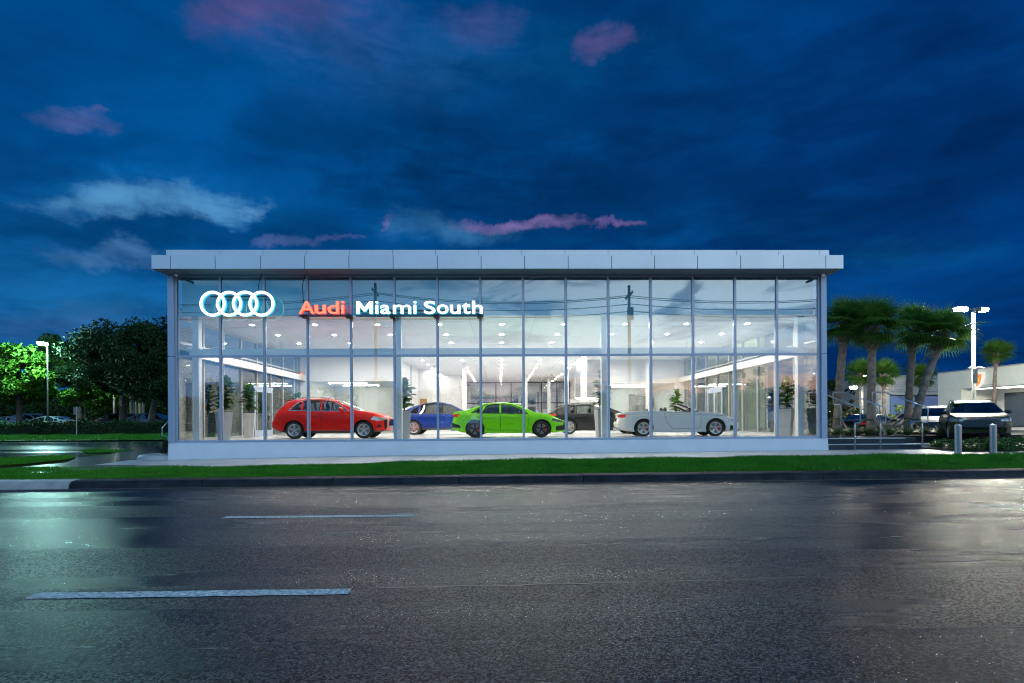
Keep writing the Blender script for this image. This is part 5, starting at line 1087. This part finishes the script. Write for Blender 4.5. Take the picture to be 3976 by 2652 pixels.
# groundcover bed, grass tufts on the right
def shrub_data(seed):
    r = random.Random(seed); cs = [(r.uniform(-.45, .45), r.uniform(-.4, .4), r.uniform(.12, .42)) for _ in range(9)]; V, F = leaf_cloud(cs, [.26]*9, 900, .055, seed); return fastmesh('shrub_leaves', V, F, mat('groundcover_leaf', (.06, .13, .022), .42, spec=.3, var=.5, vscale=3))
sh = [shrub_data(s) for s in (81, 82, 83)]; tw = MB()
for k in range(10): tw.tube([(0, 0, -.03), (.35*math.cos(k*.63), .35*math.sin(k*.63), .3)], [.012, .005], 4)
tw = tw.data('twigs', M_stem); r_ = random.Random(9); k = 0
for row, (y, z) in enumerate(((18.35, .41), (19.05, .44), (19.75, .47))):
    x = 16.2+row*.25; kk = -1
    while x < 29.5:
        kk += 1
        t = tag(link('low_shrub', None, None, (x, y+r_.uniform(-.1, .1), z), (0, 0, r_.uniform(0, 6)), (1, 1, r_.uniform(.5, .75))), 'low leafy shrub in the %s row of the mulch bed, %s from the steps' % (('front', 'middle', 'rear')[row], ORD[kk]), 'shrub', 'low shrubs in the bed behind the bollards'); link('foliage', sh[k % 3], t); link('twig', tw, t); k += 1; x += r_.uniform(.72, .98)
def tuft_data(seed):
    r = np.random.default_rng(seed); n = 240; V = []; F = []
    for i in range(n):
        a = r.uniform(0, 6.283); L_ = r.uniform(.45, .85); d = np.array([math.cos(a), math.sin(a), 0]); s = np.array([-d[1], d[0], 0])*.006; b0 = np.array([r.uniform(-.1, .1), r.uniform(-.1, .1), 0]); e = r.uniform(.4, 1.); pts = [b0+d*L_*u*e*.9+np.array([0, 0, L_*(.95*u-.78*u*u*e)]) for u in (0, .35, .7, 1)]
        for p, q, w, w2 in zip(pts[:-1], pts[1:], (1, .9, .6), (.9, .6, .1)): j = len(V); V += [p-s*w, p+s*w, q+s*w2, q-s*w2]; F.append((j, j+1, j+2, j+3))
    return fastmesh('grass_tuft', V, F, mat('fountain_grass', (.13, .18, .05), .5, var=.5, vscale=6))
tu = [tuft_data(s) for s in (91, 92)]
for i in range(36):
    x = 12.6+(i % 12)*.78+r_.uniform(-.2, .2); y = 23.6+(i//12)*1.1+r_.uniform(-.3, .3)
    tag(link('grass_tuft', tu[i % 2], None, (x, y, .82), (0, 0, r_.uniform(0, 6)), (1, 1, r_.uniform(.75, 1.05))), 'arching fountain grass tuft in the %s row around the palms, %s from the showroom' % (('front', 'middle', 'rear')[i//12], ORD[i % 12]), 'ornamental grass', 'fountain grass around the palms')
MB().box((11.99, 23.2, .3), (23.5, 28.3, .80)).kbuild('palm_bed', mat('mulch', (.022, .016, .012), .9))
# ------------------------------------------------------------------ entrance steps, rails, bollards
M_tile = mat('dark_step_tile', (.022, .034, .045), .22, var=.2, vscale=1.5); M_nose = mat('step_nosing', (.45, .48, .50), .4); M_steel = mat('brushed_steel', (.55, .56, .58), .28, metal=1)
st_ = thing('entrance_steps', 'two wide dark tiled steps with pale nosings up to the side porch', 'steps', (13.6, 20, .4))
def sbox(a, b, nm, mt): return MB().box(a, b).build(nm, mt, st_, world=True)
xr1, xr2 = 15.50, 15.25
for a, b in ((12.035, 12.75), (12.76, 15.5)): sbox((a, 19.6, .3), (b, 20.05, .585), 'riser_tile', M_tile)
for a, b in ((12.035, 14.0), (14.01, 15.25)): sbox((a, 20.05, .3), (b, 20.5, .793), 'riser_tile', M_tile)
sbox((12.035, 19.585, .587), (15.51, 20.048, .607), 'tread', M_nose); sbox((12.035, 20.035, .795), (15.26, 20.5, .815), 'tread', M_nose)
for i in range(5):
    for j in range(3): sbox((12.035+i*.8+.004, 20.502+j*.9, .3), (12.035+i*.8+.796, 20.502+j*.9+.892, .812), 'porch_tile', M_tile)
def rail(x, label, y0=19.45):
    t = thing('handrail', label, 'handrail', (x, 20, .4)); z0 = .40
    MB().tube([(x, y0, z0), (x, y0, z0+.95), (x, y0-.0, z0+.99), (x+.16, y0-.02, z0+1.0), (x+.19, y0-.02, z0+1.05), (x+.19, y0-.02, z0+1.5), (x+.17, y0+.03, z0+1.56), (x-.50, y0+1.25, z0+2.17-.0), (x-.55, y0+1.35, z0+2.19), (x-.86, y0+1.35, z0+2.19), (x-.90, y0+1.35, z0+2.15), (x-.90, y0+1.35, z0+1.75), (x-.86, y0+1.35, z0+1.71), (x-.66, y0+1.35, z0+1.71), (x-.62, y0+1.35, z0+1.67), (x-.62, y0+1.35, z0+.40)], .021, 8).build('rail_tube', M_steel, t, smooth=True, world=True)
    MB().lathe([(.05, .0), (.05, .012), (.001, .012)], 14, 'z', (x, y0, z0)).lathe([(.05, .0), (.05, .012), (.001, .012)], 14, 'z', (x-.62, y0+1.35, z0+.416)).build('flange', M_steel, t, world=True)
def xrail(px): return W(px, 1030, 19.45).x
rail(xrail(1963), 'steel handrail on the steps nearest the showroom corner'); rail(xrail(2022), 'steel handrail in the middle of the steps'); rail(xrail(2118), 'steel handrail at the outer end of the steps')
t = thing('handrail', 'short steel handrail by the planter at the left corner of the showroom', 'handrail', (-12.6, 22.6, .2))
pz0 = [W(*q, 22.5) for q in ((388, 965), (372, 983), (372, 1000), (385, 1002), (385, 1040))]; MB().tube([(p.x, p.y, p.z) for p in pz0], .026, 8).build('rail_tube', M_steel, t, world=True)
MB().lathe([(.05, 0), (.05, .012), (.001, .012)], 12, 'z', (pz0[-1].x, pz0[-1].y, .17)).build('flange', M_steel, t, world=True)
for (px, pyb, lab) in ((2200, 1040, 'steel bollard in front of the left side of the olive suv'), (2280.5, 1039, 'steel bollard in front of the right side of the olive suv')):
    b = G(px, pyb, .405); t = thing('bollard', lab, 'bollard', b, 0, 'steel bollards at the sidewalk edge')
    MB().lathe([(.001, -.02), (.098, -.02), (.098, .895), (.094, .902)], 28).build('post', M_steel, t, smooth=False); MB().lathe([(.094, .9025), (.09, .915), (.001, .93)], 28).build('cap', M_steel, t); MB().lathe([(.099, 0), (.12, 0), (.12, .015), (.099, .015)], 28, close=True).build('base_ring', M_steel, t)
# ------------------------------------------------------------------ street lamps
def lamp_post(p, h, label, heads, col, strength, r0=.09, head_len=.55, pole_mat=None, dsp=.0, cams=False):
    t = thing('street_lamp', label, 'street lamp', p); pm = pole_mat or mat('lamp_pole_dark', (.012, .012, .012), .6)
    MB().lathe([(.001, -.05), (r0*2.2, -.05), (r0*2.2, .12), (r0*1.1, .16), (r0, .3), (r0*.85, h), (.001, h+.02)], 18).build('pole', pm, t, smooth=True)
    for (az, ln) in heads:
        c, s = math.cos(az), math.sin(az); a = Vector((c, s, 0)); n_ = Vector((-s, c, 0))
        MB().tube([a*r0*.5+Vector((0, 0, h-.12)), a*ln+Vector((0, 0, h+.05))], .035, 8).build('arm', pm, t)
        c0 = a*ln+Vector((0, 0, h+.04)); e = head_len
        q = lambda u, v, z: c0+a*u+n_*v+Vector((0, 0, z))
        hd = MB().hexa([q(0, -.2, -.02), q(e, -.2, -.02), q(e, .2, -.02), q(0, .2, -.02), q(.04, -.14, .08), q(e-.05, -.14, .06), q(e-.05, .14, .06), q(.04, .14, .08)]).hexa([q(0, -.19, -.24), q(.035, -.19, -.24), q(.035, .19, -.24), q(0, .19, -.24), q(0, -.19, -.021), q(.035, -.19, -.021), q(.035, .19, -.021), q(0, .19, -.021)]).build('lamp_head', pm, t)  # second block is a skirt added to shade the pole from the lens
        MB().hexa([q(.06, -.15, -.21), q(e-.05, -.15, -.21), q(e-.05, .15, -.21), q(.06, .15, -.21), q(.03, -.18, -.022), q(e-.02, -.18, -.022), q(e-.02, .18, -.022), q(.03, .18, -.022)]).build('lamp_lens', emis('lamp_glow_%s' % label[:14], col, strength), hd)
    if cams:
        zc_ = h*.53
        for sg in (-1, 1): MB().tube([(sg*.08, -.1, zc_), (sg*.25, -.12, zc_+.03), (sg*.52, -.2, zc_-.05)], [.03, .06, .055], 10).build('pole_camera', M_white, t)
        MB().box((-.11, -.17, zc_-1.0), (.11, -.09, zc_-.1)).build('junction_box', mat('lamp_pole_grey', (.24, .24, .23), .6), t)
    return t
p = W(2236, 960, 34); p.z = ZR; lamp_post(p, W(2236, 708, 34).z-ZR, 'tall pale lamp post with two lit heads and cameras beside the olive suv', [(R(184), .52), (R(14), .42)], (1, .98, .80), 2900, .115, .72, mat('lamp_pole_grey', (.24, .24, .23), .6), cams=True)
p = W(110, 980, 44.5); p.z = zl(44.5); lamp_post(p, W(110, 789, 44.5).z-p.z, 'slim dark lamp post with one bright cold head beside the lit tree', [(R(262), .10)], (.50, 1, .90), 2300, .06, .62)
p = W(1980, 960, 48); p.z = ZR; lamp_post(p, W(1980, 888, 48).z-p.z, 'small distant lamp post with one lit head', [(R(185), .6)], (1, .97, .85), 200, .10, .5, mat('lamp_pole_grey', (.24, .24, .23), .6))
p = W(1999, 960, 64); p.z = ZR; lamp_post(p, W(1990, 863, 64).z-p.z, 'distant lamp post with two lit heads behind the second palm', [(R(182), .5), (R(0), 1.2)], (1, .97, .85), 250, .08, .6)
for (x, yy, Y, lab) in ((262, 866, 63, 'distant lamp among the trees left of the showroom, taller one'), (291, 871, 70, 'distant lamp among the trees left of the showroom, shorter one')):
    p = W(x, 980, Y); p.z = zl(Y); lamp_post(p, W(x, yy, Y).z-p.z, lab, [(R(250), .3)], (.9, 1, .55), 420, .10, .5, mat('lamp_pole_grey', (.24, .24, .23), .6))
for i, x in enumerate((302, 307, 313, 322, 329)):
    p = W(x, 980, 62+i); p.z = zl(60); tag(MB().lathe([(.001, -.05), (.17, -.05), (.16, 3.9-.15*i), (.001, 3.95-.15*i)], 12).build('pillar', mat('pale_pillar', (.34, .34, .24), .7)), ('pale round pillar in the lot seen under the dark trees'), 'pillar', 'pale pillars in the lot behind the hedge').location = p
# sign post left, stop sign right
def sign_post(p, h, label, r=.03):
    t = thing('sign_post', label, 'sign', p); MB().tube([(0, 0, 0), (0, 0, h)], r, 8).build('post', M_frame, t); return t
p = W(176, 1000, 40.5); p.z = zl(40.5); t = sign_post(p, 2.2, 'thin metal sign post in the far grass strip'); MB().box((-.02, -.25, 1.6), (-.005, .25, 2.15)).build('sign_plate', M_frame, t)
p = W(2021, 980, 52); p.z = ZR; t = sign_post(p, 2.6, 'pale octagonal sign seen from behind in the lot'); MB().prism([(.55*math.cos(R(22.5+45*k)), 2.45+.55*math.sin(R(22.5+45*k))) for k in range(8)], 'y', -.06, -.04).build('sign_plate', mat('sign_back', (.42, .44, .40), .5), t)
# ------------------------------------------------------------------ cars outside
OG = 'cars parked in the lot right of the showroom'
f_ = W(2250, 960, 21.2); yaw = math.atan2(-f_.y, -f_.x)+R(7); c, s = math.cos(yaw), math.sin(yaw)
build_car('suv', 'dark olive green suv facing the street behind two steel bollards', 'car', BIG, (f_.x-c*BIG['L']*.92, f_.y-s*BIG['L']*.92, ZR+.12), yaw, P_olive, group=OG)
f_ = W(2336, 970, 24.2); yaw = math.atan2(-1, -.72); c, s = math.cos(yaw), math.sin(yaw)
build_car('suv', 'silver suv cut by the right picture edge beside the olive suv', 'car', BIG, (f_.x+.6, f_.y+4.6, ZR), R(222), P_silver, group=OG)
MIDSUV = dict(BIG, nx=110)
build_car('suv', 'taupe suv parked side on behind the leaning palm', 'car', MIDSUV, (W(2075, 970, 41).x, 41.5, ZR), R(0), P_taupe, group=OG)
build_car('wagon', 'white wagon parked behind the second and third palm trunks', 'car', dict(WAGON, nx=100), (W(2008, 970, 43).x, 46.5, ZR), R(0), paintm('paint_white_lot', (.55, .55, .50)), group=OG)
build_car('sedan', 'black sedan parked tail on behind the first two palms', 'car', dict(SEDAN, nx=110, L=4.7), (W(1958, 975, 29.5).x, 29.6, ZR-.05), R(32), paintm('paint_navy_black', (.012, .015, .022), .2), group=OG)
FARC = dict(SEDAN, nx=56); FARS = dict(CSUV, nx=56)
lots = [(30, 48, FARC, (.30, .32, .36), 'silver sedan behind the hedge at far left'), (78, 48.5, FARS, (.12, .14, .22), 'blue grey suv behind the hedge under the lit tree'), (135, 48, FARC, (.25, .03, .03), 'dark red sedan behind the hedge left of the lamp post'), (195, 49, FARC, (.16, .18, .22), 'grey sedan behind the hedge right of the lamp post'), (285, 49, FARS, (.02, .02, .022), 'black suv behind the hedge under the dark trees'), (235, 47, FARC, (.10, .13, .14), 'teal grey sedan behind the hedge near the small lit tree'), (352, 47.5, FARS, (.07, .10, .16), 'dark blue suv behind the hedge next to the showroom')]
for i, (x, Y, spx, c3, lab) in enumerate(lots):
    p = W(x, 970, Y); build_car('parked_car', lab, 'car', dict(spx, wheel='far'), (p.x-2.2, Y, zl(Y)), R((8, -6, 4, 172, 5, 186, 3)[i]), paintm('paint_far_%d' % i, c3), group='cars parked behind the hedge')
# ------------------------------------------------------------------ dealership on the right
M_stucco = mat('cream_stucco', (.74, .74, .66), .8, var=.07, vscale=.5, bump=.1, bscale=6); M_win = mat('window_blue', (.02, .05, .10), .06, coat=1.)
D = thing('dealership', 'long cream neighbouring building with a lit canopy and shield emblem', 'building', (46, 40, ZR))
def dp(mb, nm, mt, **k): return mb.build(nm, mt, D, world=True, **k)
za, zb2, yE = 6.0, 6.0, 52.2
XF = 43.0
dp(MB().box((XF, 20, 4.35), (XF+.4, yE, 6.0)), 'fascia_wall', M_stucco); dp(MB().box((XF-.03, 19.9, 6.003), (XF+.45, yE+.05, 6.10)), 'coping', mat('coping_metal', (.5, .5, .5), .4, metal=.5))
dp(MB().box((XF, 49.5, ZR), (XF+3.2, yE, 4.345)), 'pier', M_stucco); dp(MB().box((XF+.45, yE-.4, 4.35), (XF+14, yE, 6.0)), 'end_wall', M_stucco)
dp(MB().box((XF+3.3, 20, ZR), (XF+3.6, 49.45, 4.345)), 'inner_wall', M_white); dp(MB().box((XF+.42, 20, 4.30), (XF+3.29, 49.4, 4.348)), 'canopy_ceiling', M_white)
for i, (y0, y1) in enumerate(((46.2, 48.6), (33.4, 36.5), (29, 32))):
    fr_ = dp(MB().box((XF+3.24, y0, ZR+.3), (XF+3.298, y1, 3.9)), 'window_frame', M_gask); MB().box((XF+3.22, y0+.08, ZR+.4), (XF+3.238, y1-.08, 3.8)).build('window_pane', M_win, fr_, world=True)
rd = dp(MB().box((XF+3.22, 38.0, ZR+.02), (XF+3.298, 41.6, 3.7)), 'garage_door', M_frame)
for k in range(7): MB().box((XF+3.19, 38.2, ZR+.15+.43*k), (XF+3.218, 41.4, ZR+.15+.43*k+.33)).build('door_panel', M_win if k % 2 else mat('door_panel_pale', (.5, .52, .48), .4), rd, world=True)
M_strip = emis('canopy_strip', (1, .98, .9), 9)
for (x, y0, y1) in ((XF+.9, 36.5, 49.0), (XF+2.0, 38, 47.6), (XF+.9, 22, 36.0), (XF+2.0, 24, 37.5)): dp(MB().box((x-.06, y0, 4.25), (x+.06, y1, 4.298)), 'strip_light', M_strip)
# shield emblem on the wall
E_ = thing('shield_emblem', 'lit white and orange shield emblem on the cream wall behind the lamp post', 'emblem', (XF-.05, W(2250, 870, 47).y, 5.05))
E_.location.y = 47.6
sh_ = [(-.62, .62), (0, .70), (.62, .62), (.60, .10), (.42, -.42), (0, -.78), (-.42, -.42), (-.60, .10)]
MB().prism(sh_, 'x', -.16, -.0).build('shield_body', emis('shield_white', (1, .96, .9), .9), E_); MB().prism([(a*.72, b*.74) for a, b in sh_], 'x', -.19, -.163).build('shield_face', emis('shield_orange', (1, .26, .03), 1.1), E_)
MB().prism([(-.25, .1), (.2, .42), (.3, .1), (.05, -.1), (.12, -.45), (-.2, -.25)], 'x', -.21, -.193).build('shield_figure', emis('shield_gold', (1, .55, .12), 1.2), E_)
for k in range(2): tag(MB().box((XF-.03, 45.6-.0, 3.95+.16*k+.4), (XF-.002, 48.4, 3.95+.16*k+.42)).build('wall_trim', M_gask), ('thin dark wall trim line below the shield emblem, lower one', 'thin dark wall trim line below the shield emblem, upper one')[k], 'trim')
# building beyond with blue glass
D2 = thing('office_building', 'pale low building with blue glazed front beyond the palms', 'building', (52, 70, ZR))
MB().box((47.5, 66, 4.6), (66, 66.5, 7.0)).box((47.5, 66, ZR), (48.3, 66.5, 4.6)).box((47.5, 66.6, ZR), (66, 80, 6.9)).build('wall', mat('pale_metal_wall', (.36, .36, .32), .6, var=.1), D2, world=True)
for k in range(5):
    fr_ = MB().box((48.4+3.4*k, 66.2, ZR+1.0), (48.4+3.4*k+3.3, 66.25, 4.5)).build('window_frame', M_gask, D2, world=True); MB().box((48.5+3.4*k, 66.17, ZR+1.1), (48.4+3.4*k+3.2, 66.198, 4.4)).build('window_pane', mat('window_sky_blue', (.10, .22, .40), .1), fr_, world=True)
MB().box((48.4, 66.0, ZR+.1), (66, 66.19, ZR+.95)).build('dado', mat('maroon_dado', (.14, .02, .025), .5), D2, world=True)
for k in range(6): MB().box((47.4, 65.9, 5.0+.32*k), (66, 65.99, 5.0+.32*k+.03)).build('cladding_joint', M_frame, D2, world=True)
D3 = thing('far_building', 'small blue grey building far down the street', 'building', (82, 120, ZR)); MB().box((76, 120, ZR), (96, 128, 4.8)).build('wall', mat('blue_grey_wall', (.28, .33, .42), .7), D3, world=True)
for k in range(6): MB().box((77+3*k, 119.9, 2.5), (78.6+3*k, 119.99, 3.9)).build('window', M_gask, D3, world=True)
# utility pole in the distance on the right, poles and wires across the street behind the camera
def util_pole(p, h, label, tf=True, rz=0., r0=.16):
    t = thing('utility_pole', label, 'utility pole', p, rz); MB().tube([(0, 0, -.2), (0, 0, h)], [r0, r0*.72], 12).build('pole', mat('pole_timber', (.07, .055, .045), .85), t)
    MB().box((-1.2, -.06, h-.9), (1.2, .06, h-.78)).build('crossarm', mat('pole_timber', (.07, .055, .045), .85), t)
    mb = MB()
    for k in (-1.05, -.45, .45, 1.05): mb.lathe([(.04, h-.78), (.06, h-.7), (.03, h-.62), (.001, h-.6)], 8, 'z', (k, 0, 0))
    mb.build('insulator', mat('porcelain', (.3, .3, .3), .3), t)
    if tf: MB().lathe([(.001, h-2.9), (.26, h-2.9), (.26, h-1.9), (.001, h-1.85)], 14, 'z', (.42, 0, 0)).build('transformer', mat('transformer_grey', (.12, .13, .14), .5), t)
    return t
p = W(2074, 980, 68); p.z = ZR; util_pole(p, W(2074, 897, 68).z-ZR, 'distant wooden utility pole with transformer between the palms')
UP = [(-10.8, -8.0, 13.6), (10.7, -5.0, 12.6), (34, -4.2, 12.8), (-36, -9, 13.2)]
for i, (x, y, h) in enumerate(UP): util_pole((x, y, .12), h, ('wooden utility pole across the street, reflected behind the white letters', 'wooden utility pole across the street, reflected right of centre', 'wooden utility pole across the street far to the right', 'wooden utility pole across the street far to the left')[i], True, R(90))
wire_m = mat('black_wire', (.01, .01, .01), .5); order = [3, 0, 1, 2]
for j in range(4):
    mb = MB()
    for a, b in zip(order[:-1], order[1:]):
        A = Vector((UP[a][0], UP[a][1]+(-1.05, -.45, .45, 1.05)[j], UP[a][2]-.6-(.0, .0, .9, 1.6)[j])); Bq = Vector((UP[b][0], UP[b][1]+(-1.05, -.45, .45, 1.05)[j], UP[b][2]-.6-(.0, .0, .9, 1.6)[j])); pts = [A.lerp(Bq, k/16)-Vector((0, 0, .7*4*(k/16)*(1-k/16))) for k in range(17)]
        mb.tube(pts, .03, 5)
    tag(mb.build('power_line', wire_m), ('topmost', 'second highest', 'third highest', 'lowest')[j]+' black power line strung along the poles across the street', 'cable', 'power lines across the street')
for i, (x, y, h, rx, lab) in enumerate(((-30, -26, 8, 4.5, 'dark tree across the street reflected low in the left panes'), (-16, -30, 7, 4, 'dark tree across the street reflected behind the red car'), (6, -34, 8, 4.2, 'dark tree across the street reflected over the green sedan'), (13, -32, 7, 3.6, 'dark tree across the street reflected beside the white convertible'), (30, -28, 9, 4.6, 'dark tree across the street reflected in the right panes'))):
    tree((x, y, .1), h, rx, h*.4, h*.55, lab, M_oak, 131+i, 9000, .15, .22)
for i, (xa, xb, hh, lab) in enumerate(((-95, -12, 4.2, 'long dark low building added as backdrop behind the trees across the street, left one'), (-4, 85, 3.8, 'long dark low building added as backdrop behind the trees across the street, right one'))):
    t = thing('backdrop_building', lab, 'building', ((xa+xb)/2, -64, 0)); MB().box((xa, -70, -.1), (xb, -62, hh)).build('wall', mat('dark_block', (.05, .05, .05), .9, spec=0.), t, world=True); MB().box((xa-.3, -70.3, hh+.003), (xb+.3, -61.7, hh+.25)).build('roof', mat('dark_roof', (.03, .03, .03), .9, spec=0.), t, world=True)  # added dark backdrop, keeps low sky glow out of the glass reflections
Vt, Ft = leaf_cloud([(x, -52+6*math.sin(x), 3.0+2.4*math.sin(x*.37)**2) for x in range(-110, 111, 3)], [3.2]*74, 150000, .20, 161)
tag(link('treeline', fastmesh('treeline', Vt, Ft, M_oak)), 'dark mass of trees far across the street behind the utility poles', 'trees', kind='stuff')
Vt, Ft = leaf_cloud([(x, 76+4*math.sin(x), 3.2+1.2*math.sin(x*.37)**2) for x in range(-125, -14, 3)], [3.6]*37, 100000, .25, 162)
tag(link('treeline', fastmesh('treeline', Vt, Ft, M_oak)), 'dark mass of far trees behind the parked cars at the left', 'trees', kind='stuff')
sg = thing('traffic_signal', 'red traffic signal across the street mirrored in the left panes', 'traffic light', (-24, -16, .1)); MB().tube([(0, 0, 0), (0, 0, 6.4), (4.4, .3, 6.7)], [.12, .10, .06], 10).build('mast', M_frame, sg)
for i, xx in enumerate((1.8, 3.9)):
    hd = MB().bevbox((xx-.17, -.02, 5.65), (xx+.17, .22, 6.65), .03).build('signal_head', mat('signal_yellow', (.35, .2, .02), .5), sg); MB().lathe([(.001, .226), (.11, .226), (.11, .24), (.001, .25)], 14, 'y', (xx, 0, 6.42)).build('red_lens', emis('signal_red', (1, .05, .03), 14), hd)
